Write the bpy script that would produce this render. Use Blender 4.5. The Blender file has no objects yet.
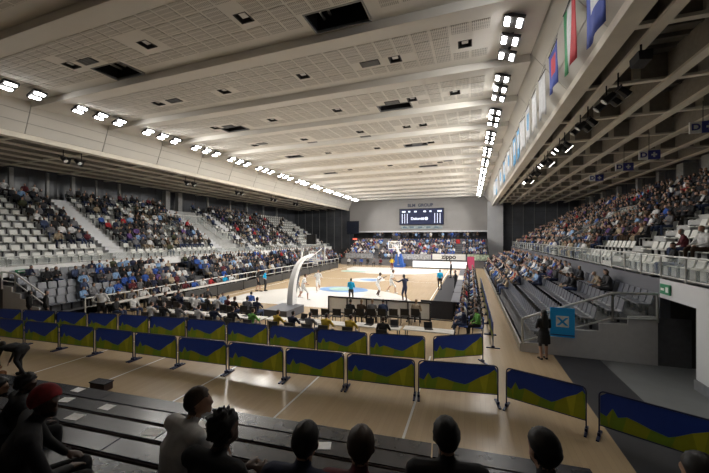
import bpy, bmesh, math, random
import numpy as np
from mathutils import Vector, Matrix
R = random.Random(7)
PI = math.pi
scn = bpy.context.scene
COL = scn.collection

# ------------------------------------------------------------------ camera, world, exposure
F_PX, V0, CAM_H, YAW = 323.0, 237.5, 4.5, math.radians(19.68)
CY, SY = math.cos(YAW), math.sin(YAW)
cam_d = bpy.data.cameras.new('camera'); cam = bpy.data.objects.new('camera', cam_d); COL.objects.link(cam)
cam.location = (0, 0, CAM_H); cam.rotation_euler = (PI / 2, 0, YAW)
cam_d.sensor_fit = 'HORIZONTAL'; cam_d.sensor_width = 36.0; cam_d.lens = 36.0 * F_PX / 709.0
cam_d.shift_y = (V0 - 236.5) / 709.0
cam_d.clip_start = 0.05; cam_d.clip_end = 300
scn.camera = cam
w = bpy.data.worlds.new('hall_air'); scn.world = w; w.use_nodes = True
w.node_tree.nodes['Background'].inputs[0].default_value = (0.55, 0.6, 0.7, 1)
w.node_tree.nodes['Background'].inputs[1].default_value = 0.03
scn.view_settings.view_transform = 'Standard'; scn.view_settings.look = 'None'
scn.view_settings.gamma = 1.0; scn.view_settings.use_curve_mapping = False
scn.view_settings.exposure = 0.25
scn.cycles.diffuse_bounces = 6; scn.cycles.max_bounces = 10
FIX_W = 175.0          # watts of each ceiling flood pair
TUBE_E = 40.0          # emission of the lit lenses


def ray(u, v):
    x = (u - 354.5) / F_PX
    return (x * CY - SY, x * SY + CY, -(v - V0) / F_PX)
def atz(u, v, z):
    a = ray(u, v); t = (z - CAM_H) / a[2]; return Vector((a[0] * t, a[1] * t, z))
def atx(u, v, x):
    a = ray(u, v); t = x / a[0]; return Vector((x, a[1] * t, CAM_H + a[2] * t))
def aty(u, v, y):
    a = ray(u, v); t = y / a[1]; return Vector((a[0] * t, y, CAM_H + a[2] * t))
def proj(x, y, z):
    xc = x * CY + y * SY; dp = -x * SY + y * CY
    if dp < 0.1: return None
    return (354.5 + F_PX * xc / dp, V0 - F_PX * (z - CAM_H) / dp, dp)
def in_frame(x, y, z, m=12):
    p = proj(x, y, z)
    return p and -m < p[0] < 709 + m and -m < p[1] < 473 + m

# ------------------------------------------------------------------ materials
MATS = {}
def mat(name, col, rough=0.6, metal=0.0, var=0.12, scale=6.0, emit=0.0, alpha=1.0, bump=0.0, trans=0.0, spec=0.5):
    if name in MATS: return MATS[name]
    m = bpy.data.materials.new(name); m.use_nodes = True; MATS[name] = m
    nt = m.node_tree; b = nt.nodes['Principled BSDF']
    b.inputs['Roughness'].default_value = rough; b.inputs['Metallic'].default_value = metal
    b.inputs['Specular IOR Level'].default_value = spec
    tc = nt.nodes.new('ShaderNodeTexCoord'); nz = nt.nodes.new('ShaderNodeTexNoise')
    nz.inputs['Scale'].default_value = scale; nz.inputs['Detail'].default_value = 3
    nt.links.new(tc.outputs['Object'], nz.inputs['Vector'])
    rp = nt.nodes.new('ShaderNodeValToRGB')
    rp.color_ramp.elements[0].position = 0.3; rp.color_ramp.elements[1].position = 0.7
    rp.color_ramp.elements[0].color = tuple(c * (1 - var) for c in col) + (1,)
    rp.color_ramp.elements[1].color = tuple(min(1, c * (1 + var)) for c in col) + (1,)
    nt.links.new(nz.outputs['Fac'], rp.inputs['Fac']); nt.links.new(rp.outputs['Color'], b.inputs['Base Color'])
    if bump:
        bp = nt.nodes.new('ShaderNodeBump'); bp.inputs['Strength'].default_value = bump
        nt.links.new(nz.outputs['Fac'], bp.inputs['Height']); nt.links.new(bp.outputs['Normal'], b.inputs['Normal'])
    if emit:
        b.inputs['Emission Color'].default_value = tuple(col) + (1,); b.inputs['Emission Strength'].default_value = emit
    if alpha < 1: b.inputs['Alpha'].default_value = alpha
    if trans: b.inputs['Transmission Weight'].default_value = trans
    return m

def nodes_of(m): return m.node_tree.nodes, m.node_tree.links
def wood_floor():
    m = mat('sports_parquet', (0.56, 0.40, 0.235), 0.22, var=0.06, scale=1.2)
    n, l = nodes_of(m); b = n['Principled BSDF']
    tc = n.new('ShaderNodeTexCoord'); mp = n.new('ShaderNodeMapping')
    mp.inputs['Rotation'].default_value = (0, 0, PI / 2)
    br = n.new('ShaderNodeTexBrick'); br.inputs['Scale'].default_value = 1.0
    br.inputs['Brick Width'].default_value = 1.9; br.inputs['Row Height'].default_value = 0.13
    br.inputs['Mortar Size'].default_value = 0.004
    br.inputs['Color1'].default_value = (0.50, 0.38, 0.24, 1); br.inputs['Color2'].default_value = (0.465, 0.35, 0.218, 1)
    br.inputs['Mortar'].default_value = (0.42, 0.32, 0.21, 1)
    l.new(tc.outputs['Object'], mp.inputs['Vector']); l.new(mp.outputs['Vector'], br.inputs['Vector'])
    l.new(br.outputs['Color'], b.inputs['Base Color'])
    nz = n.new('ShaderNodeTexNoise'); nz.inputs['Scale'].default_value = 0.3
    mr = n.new('ShaderNodeMapRange'); mr.inputs[3].default_value = 0.19; mr.inputs[4].default_value = 0.25
    l.new(tc.outputs['Object'], nz.inputs['Vector']); l.new(nz.outputs['Fac'], mr.inputs['Value']); l.new(mr.outputs['Result'], b.inputs['Roughness'])
    return m
M_FLOOR = wood_floor()
def perf_mat():
    m = mat('perforated_board', (0.52, 0.49, 0.44), 0.85, var=0.03)
    n, l = nodes_of(m); b = n['Principled BSDF']
    tc = n.new('ShaderNodeTexCoord'); sp = n.new('ShaderNodeSeparateXYZ'); l.new(tc.outputs['Object'], sp.inputs[0])
    def band(out, k, lim):
        a = n.new('ShaderNodeMath'); a.operation = 'MULTIPLY'; a.inputs[1].default_value = k; l.new(out, a.inputs[0])
        f = n.new('ShaderNodeMath'); f.operation = 'FRACT'; l.new(a.outputs[0], f.inputs[0])
        g = n.new('ShaderNodeMath'); g.operation = 'GREATER_THAN'; g.inputs[1].default_value = lim; l.new(f.outputs[0], g.inputs[0]); return g.outputs[0]
    x = band(sp.outputs[0], 16.0, 0.55); y = band(sp.outputs[1], 5.0, 0.22)
    mu = n.new('ShaderNodeMath'); mu.operation = 'MULTIPLY'; l.new(x, mu.inputs[0]); l.new(y, mu.inputs[1])
    mx = n.new('ShaderNodeMix'); mx.data_type = 'RGBA'
    mx.inputs['A'].default_value = (0.69, 0.665, 0.615, 1); mx.inputs['B'].default_value = (0.34, 0.325, 0.30, 1)
    l.new(mu.outputs[0], mx.inputs['Factor']); l.new(mx.outputs['Result'], b.inputs['Base Color'])
    return m
M_PERF = perf_mat()
M_CEIL = mat('ceiling_plaster', (0.74, 0.715, 0.665), 0.85, var=0.03, scale=0.6)
M_FASC = mat('fascia_panel', (0.66, 0.64, 0.59), 0.55, var=0.03, scale=0.5)
M_BEAM = mat('beige_steel', (0.76, 0.71, 0.61), 0.6, var=0.06, scale=1.5)
M_WEB = mat('shade_toned_web', (0.30, 0.275, 0.235), .7, var=.1)  # beam steel in a darker brown: shade on the webs put into the colour
M_DECK = mat('roof_deck', (0.17, 0.16, 0.145), 0.8, var=0.25, scale=2)
M_DARK = mat('dark_void', (0.012, 0.012, 0.014), 0.8)
M_BLACK = mat('black_plastic', (0.018, 0.018, 0.02), 0.5)
M_BLACKM = mat('black_metal', (0.03, 0.03, 0.035), 0.4, 0.6)
M_WHITE = mat('white_paint', (0.88, 0.88, 0.87), 0.5, var=0.03)
M_WALLW = mat('white_wall_plaster', (0.62, 0.63, 0.65), 0.7, var=0.04, scale=1)
M_WALLG = mat('end_wall_grey', (0.33, 0.32, 0.31), 0.8, var=0.05, scale=0.4)
M_GREYP = mat('slate_grey_panel', (0.115, 0.12, 0.14), 0.55, var=0.05, scale=0.7)
M_STANDP = mat('stand_end_panel', (0.64, 0.635, 0.64), 0.6, var=0.04)
M_CONC = mat('concrete_step', (0.44, 0.445, 0.44), 0.8, var=0.12, scale=3)
M_STEP = mat('lower_deck_grey', (0.14, 0.14, 0.15), 0.7, var=0.1)
M_NIGHT = mat('dark_back_wall', (0.075, 0.078, 0.088), 0.5, var=0.3, scale=0.5)
M_GLAZE = mat('night_glazing', (0.085, 0.092, 0.105), 0.3, var=0.3, scale=0.4)
M_MULL = mat('mullion_grey', (0.2, 0.205, 0.21), 0.5)
M_COLM = mat('column_paint', (0.36, 0.36, 0.35), 0.6)
M_GALV = mat('galvanised_steel', (0.55, 0.56, 0.55), 0.35, 0.7, var=0.08)
M_RAILW = mat('white_rail_paint', (0.78, 0.78, 0.76), 0.4)
M_GLASS = mat('rail_glass', (0.72, 0.80, 0.77), 0.08, alpha=0.22)
M_SEATW = mat('white_seat_plastic', (0.72, 0.73, 0.70), 0.4, var=0.05)
M_SEATD = mat('dark_blue_seat_plastic', (0.095, 0.102, 0.125), 0.35, var=0.1)
M_TUBE = mat('lit_lens', (1.0, 0.98, 0.95), 0.4, var=0.0, emit=TUBE_E)
M_LENS = mat('downlight_lens', (0.75, 0.76, 0.74), 0.3, var=0.0)
M_SPOTON = mat('lit_spot_lens', (1.0, 0.97, 0.9), 0.4, var=0.0, emit=6.0)
M_NAVY = mat('banner_navy', (0.019, 0.052, 0.30), 0.55, var=0.06)
M_GREEN1 = mat('banner_leaf_green', (0.17, 0.27, 0.022), 0.55, var=0.06)
M_GREEN2 = mat('banner_olive', (0.28, 0.30, 0.016), 0.55, var=0.06)
M_GREEN3 = mat('banner_yellow_green', (0.40, 0.39, 0.024), 0.55, var=0.06)
for m_ in (M_NAVY, M_GREEN1, M_GREEN2, M_GREEN3):      # printed mesh cloth lets some light through
    n_, l_ = m_.node_tree.nodes, m_.node_tree.links
    b_ = n_['Principled BSDF']; tr_ = n_.new('ShaderNodeBsdfTranslucent'); mx_ = n_.new('ShaderNodeMixShader'); mx_.inputs[0].default_value = .2
    l_.new(b_.inputs['Base Color'].links[0].from_socket, tr_.inputs['Color']); l_.new(b_.outputs[0], mx_.inputs[1]); l_.new(tr_.outputs[0], mx_.inputs[2]); l_.new(mx_.outputs[0], n_['Material Output'].inputs['Surface'])
M_FRAME = mat('barrier_frame_blue', (0.015, 0.022, 0.07), 0.35, 0.3)
M_BENCH = mat('bench_plank_varnish', (0.026, 0.029, 0.038), 0.27, var=0.18, scale=3)
M_BENCHR = mat('bench_riser_maroon', (0.03, 0.014, 0.012), 0.6, var=0.2)
M_PAPER = mat('white_paper', (0.88, 0.88, 0.87), 0.7)
M_MAGENTA = mat('magenta_board', (0.6, 0.08, 0.2), 0.5)
M_ORANGE = mat('lit_orange_digits', (1.0, 0.25, 0.05), 0.5, emit=1.3, var=0.0)
M_LED = mat('led_white_panel', (0.85, 0.86, 0.9), 0.4, emit=0.55, var=0.0)
M_SCRBLUE = mat('scoreboard_screen', (0.02, 0.025, 0.06), 0.3, emit=0.5, var=0.0)
M_SCRTXT = mat('scoreboard_text', (0.75, 0.8, 0.95), 0.4, emit=0.9, var=0.0)
M_CYAN = mat('sign_cyan', (0.02, 0.44, 1.0), 0.45, var=0.03)
M_EXITG = mat('exit_sign_green', (0.01, 0.22, 0.09), 0.4, var=0.02)
M_GREYF = mat('grey_rubber_floor', (0.19, 0.20, 0.205), 0.5, var=0.06, scale=2)
M_DARKF = mat('dark_rubber_strip', (0.035, 0.036, 0.042), 0.5, var=0.1, scale=2)
M_LINE = mat('court_line_white', (0.75, 0.74, 0.70), 0.3, var=0.03)
M_ZONE = mat('white_zone_paint', (0.72, 0.70, 0.66), 0.25, var=0.03)
M_ADBLUE = mat('floor_ad_blue', (0.16, 0.30, 0.55), 0.3, var=0.2, scale=0.7)
M_ADGREEN = mat('floor_ad_green', (0.36, 0.52, 0.45), 0.3, var=0.2, scale=0.7)
M_BLUEPAD = mat('blue_padding', (0.02, 0.10, 0.42), 0.5)
M_CARPET = mat('black_carpet', (0.02, 0.02, 0.025), 0.75)
M_TABLEW = mat('white_table_top', (0.66, 0.64, 0.60), 0.4)
M_BANNAVY = mat('stand_banner_navy', (0.02, 0.045, 0.13), 0.7, var=0.3, scale=1.5)
M_RED = mat('red_cloth', (0.40, 0.02, 0.02), 0.8)

# ------------------------------------------------------------------ mesh builder
class MB:
    def __init__(s): s.v = []; s.f = []; s.m = []
    def quad(s, pts, m=0):
        i = len(s.v); s.v += [tuple(p) for p in pts]; s.f.append(tuple(range(i, i + len(pts)))); s.m.append(m); return s
    def box(s, x0, x1, y0, y1, z0, z1, m=0, M=None):
        i = len(s.v)
        P = [(x0, y0, z0), (x1, y0, z0), (x1, y1, z0), (x0, y1, z0), (x0, y0, z1), (x1, y0, z1), (x1, y1, z1), (x0, y1, z1)]
        if M is not None: P = [tuple(M @ Vector(p)) for p in P]
        s.v += P
        for f in ((0, 3, 2, 1), (4, 5, 6, 7), (0, 1, 5, 4), (1, 2, 6, 5), (2, 3, 7, 6), (3, 0, 4, 7)):
            s.f.append(tuple(i + k for k in f)); s.m.append(m)
        return s
    def tube(s, a, b, r, n=6, m=0, r2=None, caps=True):
        a = Vector(a); b = Vector(b); d = (b - a)
        if d.length < 1e-6: return s
        d.normalize(); up = Vector((0, 0, 1)) if abs(d.z) < 0.95 else Vector((1, 0, 0))
        x = d.cross(up).normalized(); y = d.cross(x).normalized(); i = len(s.v); r2 = r if r2 is None else r2
        for p, q in ((a, r), (b, r2)):
            for k in range(n):
                t = 2 * PI * k / n; s.v.append(tuple(p + x * q * math.cos(t) + y * q * math.sin(t)))
        for k in range(n):
            j = (k + 1) % n; s.f.append((i + k, i + j, i + n + j, i + n + k)); s.m.append(m)
        if caps:
            s.f.append(tuple(i + k for k in range(n - 1, -1, -1))); s.m.append(m)
            s.f.append(tuple(i + n + k for k in range(n))); s.m.append(m)
        return s
    def path(s, pts, r, n=6, m=0):
        for a, b in zip(pts, pts[1:]): s.tube(a, b, r, n, m)
        return s
    def prism(s, pts, axis, a0, a1, m=0):
        """polygon pts in the two other axes, extruded along axis"""
        def P(p, a):
            if axis == 0: return (a, p[0], p[1])
            if axis == 1: return (p[0], a, p[1])
            return (p[0], p[1], a)
        n = len(pts); i = len(s.v); s.v += [P(p, a0) for p in pts] + [P(p, a1) for p in pts]
        s.f.append(tuple(i + k for k in range(n - 1, -1, -1))); s.m.append(m)
        s.f.append(tuple(i + n + k for k in range(n))); s.m.append(m)
        for k in range(n):
            j = (k + 1) % n; s.f.append((i + k, i + j, i + n + j, i + n + k)); s.m.append(m)
        return s
    def ball(s, c, r, n=8, m=0):
        i = len(s.v); rings = n // 2; rx, ry, rz = (r, r, r) if not isinstance(r, tuple) else r
        for a in range(rings + 1):
            th = PI * a / rings
            for k in range(n):
                ph = 2 * PI * k / n
                s.v.append((c[0] + rx * math.sin(th) * math.cos(ph), c[1] + ry * math.sin(th) * math.sin(ph), c[2] + rz * math.cos(th)))
        for a in range(rings):
            for k in range(n):
                j = (k + 1) % n; s.f.append((i + a * n + k, i + (a + 1) * n + k, i + (a + 1) * n + j, i + a * n + j)); s.m.append(m)
        return s
    def mesh(s, name, mats, fix=True, weld=False):
        me = bpy.data.meshes.new(name); me.from_pydata(s.v, [], s.f)
        for mm in (mats if isinstance(mats, (list, tuple)) else [mats]): me.materials.append(mm)
        me.polygons.foreach_set('material_index', s.m)
        if fix:
            bm = bmesh.new(); bm.from_mesh(me)
            if weld: bmesh.ops.remove_doubles(bm, verts=bm.verts, dist=.0005)
            bmesh.ops.recalc_face_normals(bm, faces=bm.faces); bm.to_mesh(me); bm.free()
        me.update(); return me
    def build(s, name, mats, parent=None, loc=None, rz=0, smooth=False):
        o = link(name, s.mesh(name, mats), parent, loc, rz)
        if smooth: o.data.polygons.foreach_set('use_smooth', [True] * len(o.data.polygons))
        return o
def link(name, me, parent=None, loc=None, rz=0):
    o = bpy.data.objects.new(name, me); COL.objects.link(o)
    if parent is not None: o.parent = parent
    if loc is not None: o.location = loc
    if rz: o.rotation_euler = (0, 0, rz)
    return o
def tag(o, label=None, cat=None, group=None, kind=None):
    if label: o['label'] = label
    if cat: o['category'] = cat
    if group: o['group'] = group
    if kind: o['kind'] = kind
    return o
def thing(name, label, cat, loc=(0, 0, 0), rz=0, group=None):
    o = link(name, None, None, loc, rz); return tag(o, label, cat, group)
def struct(o, label=None, cat=None):
    return tag(o, label, cat, None, 'structure')
def copy_tree(o, parent=None):
    c = o.copy(); COL.objects.link(c); c.parent = parent
    for ch in [k for k in o.children]: copy_tree(ch, c)
    return c
ORD = ['', 'first', 'second', 'third', 'fourth', 'fifth', 'sixth', 'seventh', 'eighth', 'ninth', 'tenth', 'eleventh', 'twelfth', 'thirteenth', 'fourteenth', 'fifteenth', 'sixteenth', 'seventeenth', 'eighteenth', 'nineteenth', 'twentieth']
TENS = {2: 'twenty', 3: 'thirty', 4: 'forty', 5: 'fifty', 6: 'sixty', 7: 'seventy', 8: 'eighty', 9: 'ninety'}
def ordn(n):
    if n <= 20: return ORD[n]
    if n >= 100: return 'hundred-and-' + ordn(n - 100) if n > 100 else 'hundredth'
    t, k = divmod(n, 10)
    return TENS[t][:-1] + 'ieth' if k == 0 else TENS[t] + '-' + ORD[k]
def text_mesh(txt, size, material, depth=0.004):
    cu = bpy.data.curves.new('lettering', 'FONT'); cu.body = txt; cu.size = size; cu.align_x = 'CENTER'; cu.align_y = 'CENTER'; cu.extrude = depth; cu.offset = size * .03
    o = bpy.data.objects.new('lettering', cu); COL.objects.link(o)
    bpy.context.view_layer.update()
    me = bpy.data.meshes.new_from_object(o.evaluated_get(bpy.context.evaluated_depsgraph_get()))
    bpy.data.objects.remove(o); bpy.data.curves.remove(cu)
    me.materials.clear(); me.materials.append(material); return me

# ================================================================== SETTING
XL_F, XR_F, ZC, YF = -23.4, 2.4, 12.2, 64.0       # main ceiling edges, height, far wall
RIB0, PITCH = 6.95 - 4.15 * 3, 4.15
RIBS = [RIB0 + PITCH * k for k in range(0, 17)]
SAW = .30
def zc(y):                                     # each bay rises gently away from the benches, then steps down
    return ZC - SAW * (1 - ((y - RIB0) % PITCH) / PITCH)
# ---- floor
fl = MB().box(-46, 3.0, -8, 72, -0.2, 0).build('floor', M_FLOOR); struct(fl, 'glossy tan wooden sports floor across the hall', 'floor')
gfl = MB().box(4.5, 26, -8, 72, -0.2, 0.0).build('floor_side', M_GREYF); struct(gfl, 'grey rubber floor beside the right stand', 'floor')
dfl = MB().box(3.0, 4.5, -8, 72, -0.2, 0.0).build('floor_strip', M_DARKF); struct(dfl, 'dark rubber strip between wood and grey floor', 'floor')
XC, YN, YFAR = -10.2, 18.8, 46.8
def flat(name, pts, m, z, parent=fl):
    return MB().quad([(p[0], p[1], z) for p in pts], 0).build(name, m, parent)
def arc_zone(yb, s):
    pts = [(XC - 6.6, yb)]
    cy = yb + s * 1.6
    for k in range(25):
        a = PI * k / 24
        pts.append((XC - 6.75 * math.cos(a), cy + s * max(1.4 if k in (0, 24) else 0, 6.75 * math.sin(a))))
    pts.append((XC + 6.6, yb)); return pts
flat('three_point_zone', arc_zone(YN, 1), M_ZONE, 0.004); flat('three_point_zone', arc_zone(YFAR, -1), M_ZONE, 0.004)
def stripe(x0, y0, x1, y1, wd=0.06, z=0.006, m=None):
    d = Vector((x1 - x0, y1 - y0, 0)).normalized(); n = Vector((-d.y, d.x, 0)) * wd / 2
    a, b = Vector((x0, y0, z)), Vector((x1, y1, z))
    return MB().quad([a + n, a - n, b - n, b + n]).build('court_line', m or M_LINE, fl)
for a in ((XC - 7.5, YN, XC - 7.5, YFAR), (XC + 7.5, YN, XC + 7.5, YFAR), (XC - 7.5, YN, XC + 7.5, YN), (XC - 7.5, YFAR, XC + 7.5, YFAR), (XC - 7.5, (YN + YFAR) / 2, XC + 7.5, (YN + YFAR) / 2)): stripe(*a)
for x in (-1.41, -7.67, -10.75, -13.65, -4.6): stripe(x, 3.5, x, 12.5, 0.06)
def ellipse(name, cx, cy, rx, ry, m, z=0.008, n=36):
    return flat(name, [(cx + rx * math.cos(2 * PI * k / n), cy + ry * math.sin(2 * PI * k / n)) for k in range(n)], m, z)
ellipse('floor_emblem', -10.3, 26.0, 2.2, 1.5, M_ADBLUE); ellipse('floor_emblem', -10.6, 26.2, 1.1, 0.9, M_ADGREEN, 0.010)
ellipse('centre_circle', XC, (YN + YFAR) / 2, 1.8, 1.8, M_ZONE); ellipse('floor_emblem', XC + 0.2, (YN + YFAR) / 2, 1.2, 0.8, M_ADBLUE, 0.010)
ellipse('floor_emblem', -14.6, 40.5, 1.8, 1.0, M_ADGREEN)
flat('key_paint', [(XC - 2.45, YN), (XC + 2.45, YN), (XC + 2.45, YN + 5.8), (XC - 2.45, YN + 5.8)], mat('key_paint_white', (0.8, 0.79, 0.77), 0.22, var=0.02), 0.006)
flat('side_carpet', [(-2.5, 18.5), (-0.9, 18.5), (-0.9, 40), (-2.5, 40)], M_CARPET, 0.012)

# ---- main ceiling with hatches, ribs and perforated panels
HATCH = [(-5.35, -3.3, 9.85, 10.85), (-16.0, -14.3, 9.72, 10.82), (-5.05, -3.2, 18.1, 18.9), (-16.4, -14.7, 18.1, 18.9), (-5.1, -3.3, 26.3, 27.0), (-16.3, -14.8, 26.3, 27.0), (-5.1, -3.3, 34.6, 35.3), (-16.3, -14.8, 34.6, 35.3)]
GRILL = [(87, 57.5), (370, 60), (392, 100), (228.5, 124.6), (417, 142.5), (365.7, 136.4), (313, 142.5), (174, 98), (262, 142), (448, 158)]
LAMPS = [(146.6, 40.6), (71, 62), (158, 101), (224, 88.7), (215, 126), (243.5, 13.5), (395, 56), (302.7, 72.8), (337, 108), (412, 97), (272, 118), (254.6, 144), (304, 138), (360, 130), (406.6, 125), (423, 123), (377, 147), (431, 141), (328, 152), (290, 157), (440, 160), (390, 163), (350, 168), (420, 170), (465, 40), (455, 90)]
LAMPS = [atz(u, v, ZC) for u, v in LAMPS]; GRILL = [atz(u, v, ZC) for u, v in GRILL]
cuts = HATCH + [(p.x - .24, p.x + .24, p.y - .24, p.y + .24) for p in LAMPS]
mb = MB()
yb = [-6.0] + RIBS + [YF]
for y0, y1 in zip(yb, yb[1:]):
    if y1 <= y0: continue
    hs = [h for h in cuts if h[2] < y1 and h[3] > y0]
    xs = sorted({XL_F, XR_F} | {h[0] for h in hs} | {h[1] for h in hs}); ys = sorted({y0, y1} | {max(h[2], y0) for h in hs} | {min(h[3], y1) for h in hs})
    for xa, xb in zip(xs, xs[1:]):
        for ya, yc in zip(ys, ys[1:]):
            cx, cy = (xa + xb) / 2, (ya + yc) / 2
            if any(h[0] < cx < h[1] and h[2] < cy < h[3] for h in hs): continue
            za, zb_ = zc(ya + 1e-5), zc(yc - 1e-5); mb.quad([(xa, ya, za), (xb, ya, za), (xb, yc, zb_), (xa, yc, zb_)])
for h in HATCH:
    z1 = ZC + 0.9
    for q in ([(h[0], h[2]), (h[1], h[2])], [(h[1], h[2]), (h[1], h[3])], [(h[1], h[3]), (h[0], h[3])], [(h[0], h[3]), (h[0], h[2])]):
        mb.quad([(q[0][0], q[0][1], zc(q[0][1])), (q[1][0], q[1][1], zc(q[1][1])), (q[1][0], q[1][1], z1), (q[0][0], q[0][1], z1)], 1)
    mb.quad([(h[0], h[2], z1), (h[1], h[2], z1), (h[1], h[3], z1), (h[0], h[3], z1)], 1)
ceil = mb.build('ceiling', [M_CEIL, M_DARK]); struct(ceil, 'pale stepped main ceiling of perforated boards over the court', 'ceiling')
for y in RIBS:
    MB().box(XL_F + .02, XR_F - .02, y - .05, y, ZC - SAW - .02, ZC + .05).build('rib', M_CEIL, ceil)
for h in HATCH:      # framed rim and pipes inside each hatch
    f = MB()
    for a in ((h[0] - .06, h[1] + .06, h[2] - .06, h[2]), (h[0] - .06, h[1] + .06, h[3], h[3] + .06), (h[0] - .06, h[0], h[2], h[3]), (h[1], h[1] + .06, h[2], h[3])): f.box(a[0], a[1], a[2], a[3], zc(h[2]) - .02, zc(h[3]) + .02)
    f.build('hatch_rim', M_MULL, ceil)
    MB().tube((h[0] + .3, h[2], ZC + .35), (h[0] + .3, h[3], ZC + .35), .05).tube((h[0] + .55, h[2], ZC + .45), (h[0] + .55, h[3], ZC + .45), .05).build('pipe', M_GALV, ceil)
pm = MB().box(-.3, .3, -.3, .3, -.015, .012).mesh('panel', M_PERF)
slots = []
for y0 in RIBS[:-1]:
    for r in range(4):
        y = y0 + 1.05 + r * 0.70
        for c in range(31):
            x = XL_F + 2.6 + c * 0.705
            if any(h[0] - .3 < x < h[1] + .3 and h[2] - .3 < y < h[3] + .3 for h in cuts): continue
            if any(abs(g.x - x) < .5 and abs(g.y - y) < .4 for g in GRILL): continue
            if y < YF - 1: slots.append((x, y))
seen = sorted([s for s in slots if in_frame(s[0], s[1], ZC, 0)], key=lambda s: proj(s[0], s[1], ZC)[2])
for x, y in seen[:300]: link('panel', pm, ceil, (x, y, zc(y))).rotation_euler = (math.atan2(SAW, PITCH), 0, 0)
near = set(seen[:300]); rest = MB()
for x, y in slots:
    if (x, y) in near: continue
    rest.box(-.3, .3, -.3, .3, -.015, .012, 0, Matrix.Translation((x, y, zc(y))) @ Matrix.Rotation(math.atan2(SAW, PITCH), 4, 'X'))
tag(rest.build('perforated_panels', M_PERF, ceil), kind='stuff')
for i, g in enumerate(sorted(GRILL, key=lambda p: p.y)):
    t = thing('ceiling_grille', 'louvred air grille in the white ceiling, %s nearest to the benches' % ordn(i + 1), 'air grille', (g.x, g.y, zc(g.y)), 0, 'ceiling air grilles')
    MB().box(-.42, .42, -.22, .22, -.03, -.005, 0).build('frame', M_BLACK, t)
    for k in range(5): MB().box(-.38, .38, -.17 + k * .08, -.13 + k * .08, -.05, -.028).build('slat', M_MULL, t)
for i, g in enumerate(sorted(LAMPS, key=lambda p: p.y)):
    t = thing('recessed_downlight', 'square recessed downlight in the ceiling boards, %s nearest to the benches' % ordn(i + 1), 'downlight', (g.x, g.y, zc(g.y)), 0, 'square ceiling downlights')
    b = MB()
    for a in ((-.26, .26, -.26, -.22), (-.26, .26, .22, .26), (-.26, -.22, -.22, .22), (.22, .26, -.22, .22)): b.box(a[0], a[1], a[2], a[3], -.02, .24)
    b.box(-.26, .26, -.26, .26, .24, .26); b.build('housing', M_BLACK, t)
    MB().box(-.12, .12, -.12, .12, .06, .1).tube((0, 0, .1), (0, 0, .24), .04).build('lens', M_LENS, t)

# ---- fascias on both long sides, each a run of panels
def fascia(name, xt, xb, label):
    zt, zb = ZC, 10.47
    s = 1 if xb > xt else -1
    base = MB().prism([(xt + s * .05, zt), (xb + s * .05, zb), (xb + s * .45, zb), (xt + s * .5, zt)], 1, -6, YF).build(name, M_MULL)
    struct(base, label, 'fascia')
    for y0, y1 in zip([-6.0] + RIBS, RIBS + [YF]):
        if y1 - y0 < .3: continue
        for k in range(3):
            f0, f1 = k / 3 + .008, (k + 1) / 3 - .004
            p = lambda f, o: (xt + (xb - xt) * f + s * o, zt + (zb - zt) * f)
            MB().prism([p(f0, 0), p(f1, 0), p(f1, .05), p(f0, .05)], 1, y0 + .02, y1 - .02).build('panel', M_FASC, base)
    MB().box(min(xb - s * .05, xb + s * .5), max(xb - s * .05, xb + s * .5), -6, YF, zb - .32, zb - .02).build('lower_beam', M_BEAM, base)
    return base
fascia('wall_fascia_left', XL_F, -24.1, 'pale panelled fascia along the left ceiling edge')
fascia('wall_fascia_right', XR_F, 3.72, 'pale panelled fascia with flags along the right ceiling edge')

# ---- gallery roofs: deck, longitudinal beams, cross beams with web plates
def gallery_roof(name, x0, xs, x1, label):
    s = 1 if x1 > x0 else -1
    lo, hi = min(x0, x1), max(x0, x1)
    d = MB().box(lo, hi, -6, YF, 11.6, 11.8)
    roof = d.build(name, M_DECK); struct(roof, label, 'roof')
    for k in range(95):
        y = -5.5 + k * .73
        if 4 < y < 50: MB().box(lo, hi, y, y + .12, 11.45, 11.6).build('purlin', M_DECK, roof)
    for i, x in enumerate(xs):
        wd = .17
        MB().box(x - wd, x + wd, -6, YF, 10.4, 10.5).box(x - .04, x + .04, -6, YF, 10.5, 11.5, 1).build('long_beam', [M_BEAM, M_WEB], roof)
    for y in [11.42 + 4.12 * k for k in range(-4, 13)]:
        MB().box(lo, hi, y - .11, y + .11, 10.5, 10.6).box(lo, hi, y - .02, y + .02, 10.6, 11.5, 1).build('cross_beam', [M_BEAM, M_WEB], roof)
        for xa, xb in zip(xs, xs[1:]):
            xm = (xa + xb) / 2
            MB().box(xm - .12, xm + .12, y - .16, y - .02, 10.6, 11.5).build('web_plate', M_BEAM, roof)
    return roof
RX = [5.0, 7.1, 9.0, 11.1, 13.1, 15.2]
LX = [-19.6 - x + .2 for x in RX]
gallery_roof('ceiling_gallery_right', 3.8, RX, 17.6, 'beige steel beam roof over the right gallery')
gallery_roof('ceiling_gallery_left', -24.3, [-25.4, -27.3, -29.3, -31.2, -33.2, -35.3], -38, 'beige steel beam roof over the left gallery')
struct(MB().box(-38, 17.8, -6.3, -6, 0, 13).build('wall_back', M_NIGHT), 'dark wall behind the wooden benches', 'wall')
# outer walls
def glazed(name, x, s, y0, y1, z0, z1, label, step=2.08):
    wl = MB().box(min(x, x + s * .3), max(x, x + s * .3), y0, y1, z0, z1).build(name, M_NIGHT); struct(wl, label, 'wall')
    y = y0 + .4
    while y < y1 - step:
        MB().box(min(x - s * .03, x), max(x - s * .03, x), y + .12, y + step - .12, max(z0, 7.9), z1 - .5).build('pane', M_GLAZE, wl); y += step
    return wl
glazed('wall_left', -37.2, -1, -6, YF, 0, 12, 'dark glazed wall behind the left gallery')
glazed('wall_right', 17.3, 1, -6, YF, 0, 12, 'dark wall behind the right gallery')
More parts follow.
